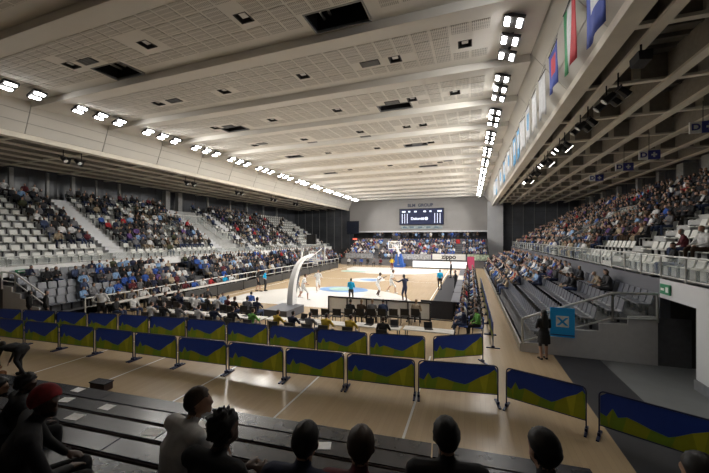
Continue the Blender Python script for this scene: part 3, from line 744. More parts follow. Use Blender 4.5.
for n_, (x, y, z, rz, where, k, q, jn) in enumerate(PEOPLE):
    bright = where in ('left lower stand', 'right lower stand', FSW) or where.startswith('raised')
    sh = R.choice(SHIRTS_BRIGHT if bright else SHIRTS); tr = R.choice(TR); sk = SKINS[0] if R.random() < .75 else SKINS[1]; hr = R.choice([0, 0, 1, 1, 1, 2, 3]); ps = R.choice(['lap', 'lap', 'lap', 'lean', 'cross', 'cross', 'clap', 'lapw', 'lapw', 'lapw']); sc = R.uniform(.93, 1.06)
    if n_ < 300 - N_SPECIAL:
        o = link('person', HI[ps], None, (x, y, z - .02), rz); o.scale = (sc, sc, sc)
        dress(o, sk, HAIRS[hr], sh, tr)
        tag(o, 'spectator in %s in %s seat from near end, %s row, %s' % (sh, ordn(jn), ordn(k + 1), where), 'person', 'spectators in the stands')
    else:
        bv, bf, bm_ = LOD[ps]; c, s_ = math.cos(rz) * sc, math.sin(rz) * sc
        vv = bv @ np.array([[c, s_, 0], [-s_, c, 0], [0, 0, sc]]) + np.array([x, y, z - .02]); SV.append(vv)
        SF.extend(tuple(i + soff for i in f) for f in bf); soff += len(bv)
        lut = np.array([mi_of[m.name] for m in (sk, HAIRS[hr], cloth(sh), cloth(sh), cloth(tr), cloth(tr), cloth('black'))]); SMI.append(lut[bm_])
if SV:
    me = bpy.data.meshes.new('seated_crowd'); me.from_pydata(np.concatenate(SV).tolist(), [], SF)
    for m in allm: me.materials.append(m)
    me.polygons.foreach_set('material_index', np.concatenate(SMI).astype(np.int32)); me.polygons.foreach_set('use_smooth', [True] * len(SF)); me.update()
    tag(link('seated_crowd', me), 'distant seated spectators filling the stands beyond the nearest rows', 'crowd', None, 'stuff')
print('PEOPLE', len(PEOPLE), 'stuff faces', len(SF), {k: len(m.polygons) for k, m in HI.items()}, {k: len(m.polygons) for k, m in LO.items()})

# ---- individually posed people
PM = {}
def posed(key, j, **kw):
    if key not in PM: PM[key] = body_mesh('person_body', j, kw.pop('voxel', .026), kw.pop('faces', None), **kw)
    return PM[key]
def person(key, j, loc, rz, shirt, tr, label, skin=0, hair=1, sc=1.0, forearm=None, shin=None, shoe=None, group=None, **kw):
    o = link('person', posed(key, j, **kw), None, loc, rz); o.scale = (sc, sc, sc)
    sk = SKINS[skin]
    dress(o, sk, HAIRS[hair], shirt, tr, sk if forearm == 'skin' else None, sk if shin == 'skin' else None, cloth(shoe) if shoe else None)
    return tag(o, label, 'person', group)
P_STAND = stand_pose(); P_HIPS = stand_pose('hips'); P_FOLD = stand_pose('folded'); P_RUN = stand_pose('run', .28, .2, crouch=.06); P_GUARD = stand_pose('wide', .12, .25, crouch=.13, spread=.16); P_WALK = stand_pose('side', .16)
def at_feet(u, v): p = atz(u, v, 0); return (p.x, p.y, 0)
pl_kw = dict(forearm='skin', shin='skin')
person('hips', P_HIPS, at_feet(265, 291), -1.2, 'cyan', 'black', 'referee in cyan shirt standing by the left sideline', forearm='skin')
person('walk', P_WALK, at_feet(258, 291.5), -1.0, 'black', 'black', 'player in dark kit beside the left referee', 0, 0, 1.08, **pl_kw)
person('fold', P_FOLD, at_feet(351, 304), 0, 'cyan', 'black', 'referee in cyan shirt seen from behind near the baseline', 1, 0, forearm='skin')
person('stand', P_STAND, at_feet(440, 290), .5, 'cyan', 'black', 'referee in cyan shirt standing on the right sideline', 0, 1, forearm='skin')
person('run', P_RUN, at_feet(303, 300), -.9, 'white', 'white', 'player in white kit nearest the near basket', 0, 1, 1.12, shoe='white', **pl_kw)
person('walk', P_WALK, at_feet(297.5, 298), -.6, 'white', 'white', 'player in white kit standing just left of the near basket pair', 0, 1, 1.1, shoe='white', **pl_kw)
person('run', P_RUN, at_feet(318, 292), -2.6, 'white', 'white', 'player in white kit alone right of the near backboard post', 0, 2, 1.1, shoe='white', **pl_kw)
person('guard', P_GUARD, at_feet(377.5, 296), -1.6, 'white', 'white', 'dark-skinned player in white kit defending with arms out', 2, 0, 1.14, shoe='white', **pl_kw)
person('run', P_RUN, at_feet(391, 293.5), -1.2, 'white', 'white', 'player in white kit running beside the dark-kit player', 1, 1, 1.14, shoe='white', **pl_kw)
person('guard2', stand_pose('wide', .05, .1, crouch=.05, spread=.1), at_feet(405, 302), 1.0, 'navy', 'navy', 'player in dark navy kit facing the white team', 2, 0, 1.14, **pl_kw)
person('fold', P_FOLD, at_feet(455.5, 292.6), 1.6, 'black', 'black', 'coach in black suit on the carpet by the right sideline', 0, 0, 1.05)
person('stand', P_STAND, at_feet(451, 278), 1.5, 'charcoal', 'black', 'man in dark suit farther along the right sideline', 0, 1, 1.05)
person('hips', P_HIPS, at_feet(392, 270), 3.0, 'yellow', 'maroon', 'person in bright yellow shirt by the far basket', 0, 1, 1.0)
# woman by the right stand, seen from behind
pw = atz(544, 360, 0)
ww = person('woman', stand_pose('folded', .02, 0, (.3, 0)), (pw.x, pw.y, 0), .35, 'black', 'black', 'woman in a black dress with long dark hair standing by the right stand', 0, 1, 1.03, forearm='skin', shin='skin', voxel=.02, female=True, detail=True)
mb = MB().ball((0, -.045, 1.50), (.115, .085, .20), 14).ball((0, -.085, 1.32), (.13, .055, .17), 14).ball((0, 0, 1.70), (.098, .115, .10), 14)
mb.build('hair', HAIRS[0], ww, smooth=True)
sk_ = MB()
for a, b_, r0, r1 in ((1.05, .92, .16, .195), (.92, .62, .195, .21)): sk_.tube((0, 0, a), (0, .01, b_), r0, 16, 0, r1, caps=False)
sk_.build('skirt', cloth('black'), ww, smooth=True)
# two dark figures by the left stand end
for u, v, lab, hr, fe in ((29, 318, 'long-haired person in black standing by the left stand end panel', 0, True), (46, 318, 'person in a dark jacket standing at the left stand railing', 0, False)):
    p = atz(u, v + 6, 0); person('womanL' if fe else 'stand', P_STAND, (p.x, p.y, 0), -.4, 'black', 'black', lab, 0, hr, 1.0, female=fe)

# ================================================================== COURTSIDE
CH = None
def make_chair(label, seat_c, loc, rz, group):
    t = thing('folding_chair', label, 'chair', loc, rz, group)
    mt = mat('chair_' + seat_c, CL[seat_c], .45)
    MB().box(-.22, .22, -.18, .24, .42, .47).build('seat', mt, t); MB().box(-.22, .22, -.23, -.19, .52, .86).build('backrest', mt, t)
    for sx in (-1, 1):
        MB().tube((sx * .21, -.24, .88), (sx * .21, -.18, .0), .013).build('leg', M_BLACKM, t); MB().tube((sx * .21, .22, .44), (sx * .21, .25, .0), .013).build('leg', M_BLACKM, t)
    return t
chair0 = None
def chair(label, loc, rz, group, col='black'):
    return make_chair(label, col, loc, rz, group)
SITL = sit_pose(.08); SITK = sit_pose(.4, 'knees', (0, -.2)); SITD = sit_pose(.15, 'desk', (0, -.15)); SITC = sit_pose(0, 'crossed')
SITS = {'lap': SITL, 'knees': SITK, 'desk': SITD, 'cross': SITC}
def sitter(pose, x, y, rz, shirt, tr, label, skin=0, hair=1, group=None, sc=1.0):
    return person('sit_' + pose, SITS[pose], (x, y, -.02), rz, shirt, tr, label, skin, hair, sc, group=group)
# team bench: black chairs facing the court behind the near baseline boards
us = [316, 327, 338, 350, 361, 372, 383, 394, 405, 416]
who = {3: ('black', 0, 'large man in black jacket on the team bench chairs'), 4: ('brown', 2, 'fair-haired person in brown on the team bench chairs'), 5: ('grey', 2, 'person in grey on the team bench chairs'), 6: ('denim', 0, 'person in denim blue on the team bench chairs'), 9: ('beige', 2, 'fair-haired person in beige at the right end of the bench')}
for i, u in enumerate(us):
    p = atz(u, 308, .86)
    chair('black folding chair behind the near baseline, %s from the left' % ordn(i + 1), (p.x, p.y, 0), R.uniform(-.1, .1), 'bench chairs behind the near baseline')
    if i in who: sitter('lap', p.x, p.y, R.uniform(-.2, .2), who[i][0], 'black', who[i][2], 0, who[i][1])
# baseline board seen from behind
bo = thing('baseline_board', 'low white board with dark frame behind the near baseline', 'board', (-7.9, 17.55, 0))
MB().box(0, 5.9, 0, .06, .12, .98).build('panel', M_WHITE, bo)
MB().box(-.04, 5.94, -.03, .09, .96, 1.03).box(-.04, 5.94, -.03, .09, .06, .13).build('frame', M_BLACKM, bo)
for k in range(6): MB().box(k * 1.18 - .03, k * 1.18 + .03, -.06, 0, 0, 1.0).box(k * 1.18 - .04, k * 1.18 + .04, -.4, .1, 0, .05).build('post', M_BLACKM, bo)
# press tables behind the second barrier row
def table(label, x0, x1, y, dpt, rz=0, group='press tables', top=None):
    t = thing('press_table', label, 'table', (x0, y, 0), rz, group)
    MB().box(0, x1 - x0, 0, dpt, .72, .75).build('table_top', top or M_TABLEW, t)
    for xx in (.1, x1 - x0 - .1):
        for yy in (.08, dpt - .08): MB().tube((xx, yy, 0), (xx, yy, .72), .02).build('leg', M_BLACKM, t)
    return t
def laptop(x, y, z, rz, label):
    t = thing('laptop', label, 'laptop', (x, y, z), rz, 'laptops on the press tables')
    MB().box(-.17, .17, -.12, .12, 0, .018).build('base', M_BLACK, t)
    MB().prism([(.12, .018), (.135, .018), (.22, .24), (.205, .24)], 0, -.17, .17).build('screen', M_BLACK, t)
    return t
xs_t = [-15.2, -13.1, -11.0, -8.9, -6.8, -4.7, -2.6]
for i, x in enumerate(xs_t):
    table('white press table behind the second barrier row, %s from the left' % ordn(i + 1), x, x + 2.0, 12.6 + .08 * (x + 9) , .6)
press = [(-15, 'white'), (-14.2, 'black'), (-13.3, 'grey'), (-12.2, 'white'), (-11.3, 'navy'), (-10.3, 'black'), (-9.3, 'green'), (-8.05, 'yellow'), (-7.3, 'navy'), (-6.5, 'grey'), (-5.75, 'yellow'), (-4.7, 'yellow'), (-3.3, 'black')]
for i, (x, c) in enumerate(press):
    y = 12.15 + .08 * (x + 9)
    sitter('desk', x, y, R.uniform(-.3, .3), c, 'denim', 'reporter in a %s top at the press tables, %s from the left' % (c, ordn(i + 1)), 0, R.choice([0, 1, 1, 3]), 'reporters at the press tables')
    chair('folding chair at the press tables, %s from the left' % ordn(i + 1), (x, y - .02, 0), 0, 'press table chairs', 'charcoal')
for i, x in enumerate((-13.9, -12.1, -10.1, -7.2, -4.1, -3.0, -1.6)):
    laptop(x, 12.9 + .08 * (x + 9), .75, R.uniform(-.3, .3), 'open black laptop on the press tables, %s from the left' % ordn(i + 1))
# left courtside tables along the railing
PL = ['white', 'black', 'grey', 'white', 'navy', 'white', 'black', 'maroon', 'blue', 'white', 'red', 'grey', 'cyan', 'white']
for i in range(5):
    t = table('long white courtside table by the left railing, %s from the near end' % ordn(i + 1), 0, 2.3, 0, .6, group='left courtside tables')
    t.location = (-19.0, 12.6 + i * 2.4, 0); t.rotation_euler = (0, 0, PI / 2)
for i, c in enumerate(PL):
    y = 12.7 + i * .82
    sitter('desk', -20.05, y, -PI / 2 + R.uniform(-.3, .3), c, 'black', 'seated guest in %s at the left courtside tables, %s from the near end' % (c, ordn(i + 1)), 0, R.choice([0, 1, 1, 3]), 'guests at the left courtside tables')
for i, (u, v, c) in enumerate(((133, 309, 'white'), (153, 306, 'grey'), (178, 303, 'navy'), (207, 300, 'charcoal'), (115, 312, 'black'), (222, 306, 'sky-blue'), (196, 309, 'white'))):
    p = atz(u, v, .5)
    sitter('lap', p.x, p.y, -PI / 2 + R.uniform(-.5, .5), c, 'denim', 'person in %s seated between barrier and left tables, %s listed from the railing' % (c, ordn(i + 1)), 0, 1, 'people between barrier and left tables')
    chair('black chair between the barrier and the left tables, %s one' % ordn(i + 1), (p.x, p.y, 0), -PI / 2, 'chairs between barrier and left tables')
for i in range(12):      # second, looser row of press seats nearer the court
    x = -17.6 + i * .62; y = 14.55 + .06 * (x + 9) + R.uniform(-.15, .15); c = ['white', 'grey', 'black', 'navy', 'white', 'sky-blue', 'charcoal', 'white', 'maroon', 'black', 'grey', 'navy'][i]
    sitter('desk' if i % 3 else 'lap', x, y, R.uniform(-.5, .3), c, 'denim', 'person in %s in the second press row nearer the court, %s from the left' % (c, ordn(i + 1)), 0, R.choice([0, 1, 1, 3]), 'second press row people')
    chair('chair in the second press row nearer the court, %s from the left' % ordn(i + 1), (x, y - .02, 0), 0, 'second press row chairs', 'charcoal')
for i in range(3): table('white table of the second press row nearer the court, %s from the left' % ordn(i + 1), -17.9 + i * 2.2, -15.8 + i * 2.2, 15.0 + .12 * i, .6, group='second press row tables')
p = atz(101, 322, 0); person('hips', P_HIPS, (p.x, p.y, 0), .8, 'white', 'black', 'man in a white shirt standing behind the barriers by the left railing', 0, 1, 1.02)
# left perimeter boards
for i in range(9):
    b = thing('perimeter_board', 'dark low perimeter board along the left sideline, %s from the near end' % ordn(i + 1), 'board', (-18.5, 17.0 + i * 3.05, 0), 0, 'left perimeter boards')
    MB().box(-.05, .05, 0, 2.98, .06, .72).build('panel', mat('board_dark_grey', (.05, .052, .055), .4), b); MB().box(-.3, .1, .1, .16, 0, .06).box(-.3, .1, 2.8, 2.86, 0, .06).build('foot', M_BLACKM, b)
# kneeling photographer in blue
p = atz(249, 313, 0)
kn = stand_pose('folded', .0, .55, crouch=.42)
for n_ in 'LR':
    kn['kn' + n_] = kn['hip' + n_] + V((0, .40, -.10)) if n_ == 'L' else V((.12, .22, .07)); kn['an' + n_] = V((-.12, .40, .09)) if n_ == 'L' else V((.12, -.22, .07)); kn['to' + n_] = kn['an' + n_] + V((0, .17, -.04)) if n_ == 'L' else V((.12, -.38, .05))
person('kneel', kn, (p.x, p.y, 0), .3, 'blue', 'denim', 'photographer in a blue jacket kneeling behind the near basket', 0, 0)
cb = thing('camera_bag', 'black camera bag on the floor beside the kneeling photographer', 'bag', (p.x + .9, p.y - .3, 0))
MB().box(-.3, .3, -.2, .2, 0, .3).box(-.26, .26, -.17, .17, .3, .36).build('body', M_BLACK, cb); MB().path([(-.2, 0, .35), (-.1, 0, .5), (.1, 0, .5), (.2, 0, .35)], .02).build('handle', M_BLACKM, cb)

# ---- baskets
def basket(loc, s, padm, label):
    t = thing('basketball_hoop', label, 'basketball hoop', loc)          # local +y*s points to the court; board at y=3
    MB().box(-.75, .75, -1.6 * s if s > 0 else -.35, .35 if s > 0 else 1.6, .0, .45).build('base', padm if s < 0 else M_GREYP, t)
    pts = [(-.05, .35), (.0, 1.1), (.25, 2.0), (.8, 2.75), (1.5, 3.15), (2.3, 3.3), (2.95, 3.4)]
    inn = [(.46, .35), (.42, 1.0), (.56, 1.84), (1.0, 2.57), (1.58, 2.99), (2.3, 3.18), (2.95, 3.29)]
    def dense(P, m=4):
        out = []
        for i_ in range(len(P) - 1):
            p0, p1, p2, p3 = P[max(i_ - 1, 0)], P[i_], P[i_ + 1], P[min(i_ + 2, len(P) - 1)]
            for q_ in range(m):
                t_ = q_ / m; out.append(tuple(.5 * (2 * b1 + (c1 - a1) * t_ + (2 * a1 - 5 * b1 + 4 * c1 - d1) * t_ ** 2 + (3 * b1 - a1 - 3 * c1 + d1) * t_ ** 3) for a1, b1, c1, d1 in zip(p0, p1, p2, p3)))
        return out + [P[-1]]
    pts, inn = dense(pts), dense(inn)
    poly = [(y * s, z) for y, z in pts] + [(y * s, z) for y, z in reversed(inn)]
    b = MB(); i0 = 0
    wx = [.2 - .11 * k / len(pts) for k in range(len(pts))]; wx = wx + wx[::-1]
    for sg in (-1, 1): b.v += [(sg * xw, y, z) for xw, (y, z) in zip(wx, poly)]
    n = len(poly); h = len(pts)
    for o_ in (0, n):
        for k in range(h - 1): b.f.append((o_ + k, o_ + k + 1, o_ + n - 2 - k, o_ + n - 1 - k)); b.m.append(0)
    for k in range(n): b.f.append((k, (k + 1) % n, n + (k + 1) % n, n + k)); b.m.append(0)
    b.build('arm', mat('hoop_white', (.9, .9, .9), .4, var=.02), t)
    MB().path([(0, .62 * s, .45), (0, .62 * s, 1.0), (0, .85 * s, 1.7), (0, 1.2 * s, 2.3)], .07, 8).build('padding_strip', M_GREYP, t)
    for sx in (-1, 1): MB().tube((sx * .2, 1.7 * s, 3.0), (sx * .7, 2.98 * s, 3.75), .03).build('brace', M_WHITE, t)
    y = 3.0 * s
    MB().box(-.9, .9, y - .02, y + .02, 2.9, 3.95).build('backboard', mat('clear_board', (.8, .88, .9), .05, alpha=.12), t)
    fr = MB()
    for a in ((-.92, .92, 2.88, 2.95), (-.92, .92, 3.9, 3.97), (-.92, -.85, 2.9, 3.95), (.85, .92, 2.9, 3.95), (-.3, .3, 3.48, 3.53), (-.3, .3, 3.05, 3.1), (-.3, -.25, 3.05, 3.53), (.25, .3, 3.05, 3.53)): fr.box(a[0], a[1], y - .035, y + .035, a[2], a[3])
    fr.build('board_frame', mat('hoop_white', (.9, .9, .9), .4), t)
    rim = MB(); c = (0, y + s * .38, 3.05); n = 16
    for k in range(n): a, b2 = 2 * PI * k / n, 2 * PI * (k + 1) / n; rim.tube((c[0] + .225 * math.cos(a), c[1] + .225 * math.sin(a), 3.05), (c[0] + .225 * math.cos(b2), c[1] + .225 * math.sin(b2), 3.05), .012, 5)
    rim.build('rim', mat('rim_orange', (.7, .15, .02), .4), t)
    net = MB()
    for k in range(10):
        a = 2 * PI * k / 10; b2 = a + .5; net.tube((c[0] + .225 * math.cos(a), c[1] + .225 * math.sin(a), 3.05), (c[0] + .13 * math.cos(b2), c[1] + .13 * math.sin(b2), 2.62), .006, 4); net.tube((c[0] + .225 * math.cos(b2), c[1] + .225 * math.sin(b2), 3.05), (c[0] + .13 * math.cos(a), c[1] + .13 * math.sin(a), 2.62), .006, 4)
    net.build('net', M_WHITE, t)
    cl = MB().box(-.35, .35, y - s * .2 - .08, y - s * .2 + .08, 4.05, 4.7).build('shot_clock', M_BLACK, t)
    if s < 0: MB().box(-.3, .3, y + .285, y + .29 + .01, 4.1, 4.65).build('digits', M_ORANGE, cl)
    return t
basket((XC, YN - 1.8, 0), 1, M_WHITE, 'white padded basketball hoop with curved arm at the near end')
bf = basket((XC, YFAR + 1.8, 0), -1, M_BLUEPAD, 'basketball hoop with blue padded base at the far end')
MB().prism([(-.75, .4), (.75, .4), (.35, 2.0), (-.35, 2.0)], 1, -.5, .5).build('front_padding', M_BLUEPAD, bf)
# near shot clock is seen from behind; far boards and banners
lb = thing('led_board', 'bright white advertising board behind the far baseline', 'board', (-8.0, 47.9, 0))
MB().box(0, 7.6, 0, .12, 0, 1.1).build('housing', M_BLACK, lb); MB().box(.03, 7.57, -.02, 0, .14, 1.06).build('screen', M_LED, lb)
lb2 = thing('led_board', 'magenta board closing the corner beside the white one', 'board', (-.35, 46.5, 0)); MB().box(0, .12, 0, 1.3, .0, 1.1).box(0, .9, 0, .1, .0, 1.9).build('screen', M_MAGENTA, lb2); MB().box(-.05, .95, -.1, .2, 0, .1).build('foot', M_BLACKM, lb2)
def banner(x0, x1, y, z0, z1, m, label, txt=None, tm=None, sz=.6):
    b = thing('stand_banner', label, 'banner', (x0, y, z0)); MB().box(0, x1 - x0, -.02, 0, 0, z1 - z0).build('cloth', m, b)
    MB().box(0, x1 - x0, -.03, .01, z1 - z0 - .03, z1 - z0 + .01).build('top_cord', M_BLACKM, b)
    if txt:
        o = link('lettering', text_mesh(txt, sz, tm or M_BLACK), b, ((x1 - x0) / 2, -.03, (z1 - z0) / 2)); o.rotation_euler = (PI / 2, 0, 0)
    return b
ytop = 62.0
banner(-5.4, -.6, 50.3, 1.15, 2.05, M_WHITE, 'white banner with zippo lettering on the far stand front', 'zippo', M_BLACK, .95)
banner(-11.2, -5.6, 50.3, 1.1, 1.95, mat('pale_lattice', (.42, .43, .45), .6, var=.5, scale=4), 'pale grey patterned banner left of the zippo banner')
banner(-19.5, -14.8, 50.3, 1.1, 1.95, mat('grey_banner', (.25, .26, .28), .6, var=.4, scale=3), 'dull grey banner on the far left stand front')
banner(-.4, 2.6, 50.3, 1.15, 2.05, mat('lime_white_print', (.45, .55, .42), .6, var=.6, scale=3), 'white and lime banner at the right of the far stand')
banner(-14.4, -3.2, 61.15, 3.3, 4.25, M_BANNAVY, 'long navy banner strip above the far stand crowd')
banner(-2.4, -1.7, 61.1, 3.4, 4.2, M_RED, 'red cloth hanging beside the navy banner strip')
banner(-1.3, 2.5, 61.15, 3.3, 4.25, M_BANNAVY, 'shorter navy banner right of the red cloth')
FB = ['white', 'navy', 'blue', 'black', 'grey', 'maroon']
for i in [0, 1, 2, 3, 4, 5]:   # far bench people by the baseline
    sitter('lap', -18.3 + i * 1.05, 48.6, PI, FB[i % 6], 'black', 'person in %s seated behind the far baseline, %s from the left' % (FB[i % 6], ordn(i + 1)), 0, 1, 'people behind the far baseline')
# ---- scoreboard
sb = thing('scoreboard', 'dark electronic scoreboard on the grey end wall', 'scoreboard', (-9.0, YF - .1, 6.99))
MB().box(-4.3, 4.3, -.15, 0, 0, 3.2).build('housing', M_BLACK, sb); MB().box(-4.2, 4.2, -.17, -.15, .1, 3.1).build('screen', M_SCRBLUE, sb)
for k, x in enumerate((-3.7, -3.2, -2.7, 2.6, 3.1, 3.6)): MB().box(x - .05, x + .05, -.18, -.17, .3, 2.2).build('figures_column', M_SCRTXT, sb)
for x, wd in ((-3.4, .35), (-2.3, .2), (-1.1, .25), (.7, .25), (1.8, .2), (3.5, .4)): MB().box(x - wd, x + wd, -.18, -.17, 2.45, 2.75).build('figures', M_SCRTXT, sb)
o = link('lettering', text_mesh('Dolomiti', .72, M_SCRTXT), sb, (-.7, -.18, 1.2)); o.rotation_euler = (PI / 2, 0, 0)
MB().ball((1.0, -.18, 1.2), (.32, .02, .32), 12).build('round_emblem', M_SCRTXT, sb)
st_ = thing('sponsor_strip', 'pale sponsor strip under the scoreboard', 'sign', (-9.0, YF - .1, 6.2)); MB().box(-4.0, 4.0, -.1, 0, 0, .6).build('plate', mat('pale_strip', (.30, .36, .38), .6, var=.3, scale=2), st_)
for x in (-3.2, -1.8, -.2, 1.4, 2.9): MB().box(x - .4, x + .4, -.11, -.1, .2, .42).build('print_mark', mat('strip_print', (.10, .16, .22), .6), st_)
sgn = thing('wall_lettering', 'dark lettering on the end wall above the scoreboard', 'sign', (-9.2, YF - .06, 10.8)); 
for wd_, x_ in (('BLM', -1.7), ('GROUP', 1.0)):
    o = link('word', text_mesh(wd_, .85, mat('letter_blue_grey', (.06, .07, .12), .6), .03), sgn, (x_, 0, 0)); o.rotation_euler = (PI / 2, 0, 0)
for u, v, lab in ((353, 224, 'upper dark panel on the far left wall corner'), (353, 230.5, 'lower dark panel on the far left wall corner')):
    p = aty(u, v, 61.5); sc_ = thing('dark_screen', lab, 'screen', tuple(p)); MB().box(-1.3, 1.3, -.1, 0, -.7, .55).build('panel', mat('dark_screen_face', (.012, .016, .03), .3), sc_); MB().box(-1.35, 1.35, -.05, .05, .55, .6).box(-1.35, 1.35, -.05, .05, -.75, -.7).build('frame', M_BLACK, sc_)
p = aty(355, 239, 61); ex = thing('exit_sign', 'small lit red sign in the far left corner', 'sign', tuple(p)); MB().box(-.45, .45, -.05, .05, -.15, .15).build('plate', mat('lit_red_sign', (.9, .15, .1), .5, emit=1.0, var=0), ex); MB().tube((0, 0, .15), (0, 0, .5), .02).build('hanger', M_BLACKM, ex)

# ---- right courtside: scorer boards, seated guests and the lengthwise barriers
for i in range(6):
    b = thing('scorer_board', 'black scorer table board along the right sideline, %s from the near end' % ordn(i + 1), 'board', (-.95, 18.6 + i * 3.3, 0), 0, 'scorer table boards')
    MB().box(-.05, .03, 0, 3.2, .02, .92).build('panel', M_CARPET, b); MB().box(-.05, .4, 0, 3.2, .92, .96).build('table_top', M_GREYP if i != 3 else M_TABLEW, b)
    for yy in (.2, 3.0): MB().tube((.35, yy, 0), (.35, yy, .92), .02).build('leg', M_BLACKM, b)
bt = thing('scorer_board', 'black end board of the scorer table facing the benches', 'board', (-2.6, 18.3, 0)); MB().box(0, 1.7, 0, .08, .02, 1.0).build('panel', M_CARPET, bt); MB().box(0, 1.7, -.25, -.2, 0, .04).box(.1, .16, -.3, 0, 0, .04).build('foot', M_BLACKM, bt)
RC = ['navy', 'green', 'white', 'grey', 'blue', 'grey', 'white', 'black', 'navy', 'charcoal', 'red', 'white', 'black', 'sky-blue', 'grey', 'blue', 'black', 'white', 'beige', 'navy', 'white', 'sky-blue', 'grey', 'white', 'blue', 'black', 'white', 'grey', 'blue', 'white', 'black', 'sky-blue', 'red', 'white', 'navy', 'grey', 'white', 'blue', 'beige', 'white', 'grey', 'navy']
for i, c in enumerate(RC):
    y = 15.7 + (i // 2) * 1.22; x = -.25 if i % 2 == 0 else .35
    sitter('lap', x, y, PI / 2 + R.uniform(-.4, .4), c, R.choice(['black', 'denim']), 'guest in %s on the right courtside chairs, %s row from the benches, %s seat' % (c, ordn(i // 2 + 1), 'inner' if i % 2 == 0 else 'outer'), 0, R.choice([0, 1, 1, 3]), 'guests on the right courtside')
    chair('%s chair at the right courtside, %s row from the benches, %s side' % ('blue' if i < 2 else 'black', ordn(i // 2 + 1), 'inner' if i % 2 == 0 else 'outer'), (x, y, 0), PI / 2, 'right courtside chairs', 'blue' if i < 2 else 'black')

# ================================================================== BARRIERS
BW, BZ0, BZ1 = 1.96, .28, 1.04
def barrier_proto():
    t = link('barrier', None)
    r = .1; w2 = BW / 2 - .03
    pts = [(-w2, BZ0)] + [(w2, BZ0)] + [(w2 - r + r * math.cos(a), BZ1 - .02 - r + r * math.sin(a)) for a in (0, PI / 6, PI / 3, PI / 2)] + [(-w2 + r - r * math.sin(a), BZ1 - .02 - r + r * math.cos(a)) for a in (0, PI / 6, PI / 3, PI / 2)]
    # mountain print on both faces
    X = lambda f: -w2 + f * 2 * w2
    Z = lambda f: BZ0 + f * (BZ1 - BZ0)
    ridge = [(0, .36), (.06, .30), (.12, .58), (.17, .36), (.25, .45), (.34, .40), (.46, .31), (.60, .25), (.66, .33), (.78, .54), (.90, .70), (.97, .86), (1, .76)]
    def zr(f):
        for (a, za), (b, zb) in zip(ridge, ridge[1:]):
            if a <= f <= b: return za + (zb - za) * (f - a) / (b - a)
        return 0
    xs_ = [0, .06, .12, .17, .25, .34, .46, .60, .66, .78, .90, .97, 1]
    cols = [0, 1, 0, 0, 1, 1, 0, 0, 1, 2, 1, 0]
    pb = MB(); n_ = len(xs_)
    lean = [0] + [(.05 if k % 2 else -.04) for k in range(1, n_ - 1)] + [0]
    for k in range(n_ - 1):      # one printed cloth: green slopes below the ridge, navy sky above it
        f0, f1 = xs_[k], xs_[k + 1]
        pb.quad([(X(f0 + lean[k]), 0, BZ0 + .002), (X(f1 + lean[k + 1]), 0, BZ0 + .002), (X(f1), 0, Z(zr(f1))), (X(f0), 0, Z(zr(f0)))], 1 + cols[k])
        top = lambda f: BZ1 - .02 - (.09 if f in (0, 1) else 0)
        pb.quad([(X(f0), 0, Z(zr(f0))), (X(f1), 0, Z(zr(f1))), (X(f1), 0, top(f1)), (X(f0), 0, top(f0))], 0)
    link('banner', pb.mesh('banner', [M_NAVY, M_GREEN1, M_GREEN2, M_GREEN3]), t)
    fw = BW / 2 - .01; fr = MB(); arc = [(fw - r + r * math.cos(a), BZ1 - r + r * math.sin(a)) for a in (0, PI / 6, PI / 3, PI / 2)]
    path = [(fw, 0, .06)] + [(x, 0, z) for x, z in arc] + [(-x, 0, z) for x, z in reversed(arc)] + [(-fw, 0, .06)]
    fr.path(path, .018, 6); fr.tube((-fw, 0, BZ0 - .01), (fw, 0, BZ0 - .01), .013); fr.build('frame', M_FRAME, t)
    for s in (-1, 1): MB().box(s * fw - .03, s * fw + .03, -.26, .26, 0, .035).box(s * fw - .03, s * fw + .03, -.06, .06, .03, .1).build('foot', M_FRAME, t)
    return t
bproto = barrier_proto(); used = [False]
def barrier(a, b, label, group):
    a = Vector((a[0], a[1], 0)); b = Vector((b[0], b[1], 0)); d = b - a; mid = (a + b) / 2
    o = bproto if not used[0] else copy_tree(bproto); used[0] = True
    o.location = mid; o.rotation_euler = (0, 0, math.atan2(d.y, d.x)); k = (d.length - .09) / BW; o.scale = (k, 1, 1)
    tag(o, label, 'barrier', group); return o
J1 = [(.76, 9.50), (-1.42, 9.17), (-3.50, 9.00), (-5.49, 8.82), (-7.57, 8.67), (-9.60, 8.53), (-11.6, 8.43), (-13.58, 8.33), (-15.5, 8.2), (-17.5, 8.04), (-19.5, 7.88)]
for i, (b, a) in enumerate(zip(J1, J1[1:])): barrier(a, b, 'blue and green mountain-print barrier in the front row, %s leftward from the bend' % ordn(i + 1), 'front barrier row')
barrier((.86, 9.46), (2.58, 8.82), 'mountain-print barrier angled just right of the bend in the front row', 'front barrier row')
barrier((2.70, 8.76), (4.5, 7.92), 'nearest mountain-print barrier at the far right of the front row', 'front barrier row')
J2 = [(-1.43, 11.47), (-3.47, 11.20), (-5.50, 11.04), (-7.50, 10.88), (-9.42, 10.72), (-11.4, 10.56), (-13.32, 10.36), (-14.95, 10.12), (-16.6, 9.86), (-18.3, 9.55), (-20.22, 9.21), (-22, 8.95)]
for i, (b, a) in enumerate(zip(J2, J2[1:])): barrier(a, b, 'blue and green mountain-print barrier in the rear row, %s from its right gap' % ordn(i + 1), 'rear barrier row')
barrier((-1.25, 11.54), (.48, 12.55), 'mountain-print barrier turned at the right end of the rear row', 'rear barrier row')
for i in range(8): barrier((.88, 14.2 + i * 2.0), (.88, 16.18 + i * 2.0), 'blue barrier seen end-on along the right aisle, %s from the benches' % ordn(i + 1), 'aisle barriers')
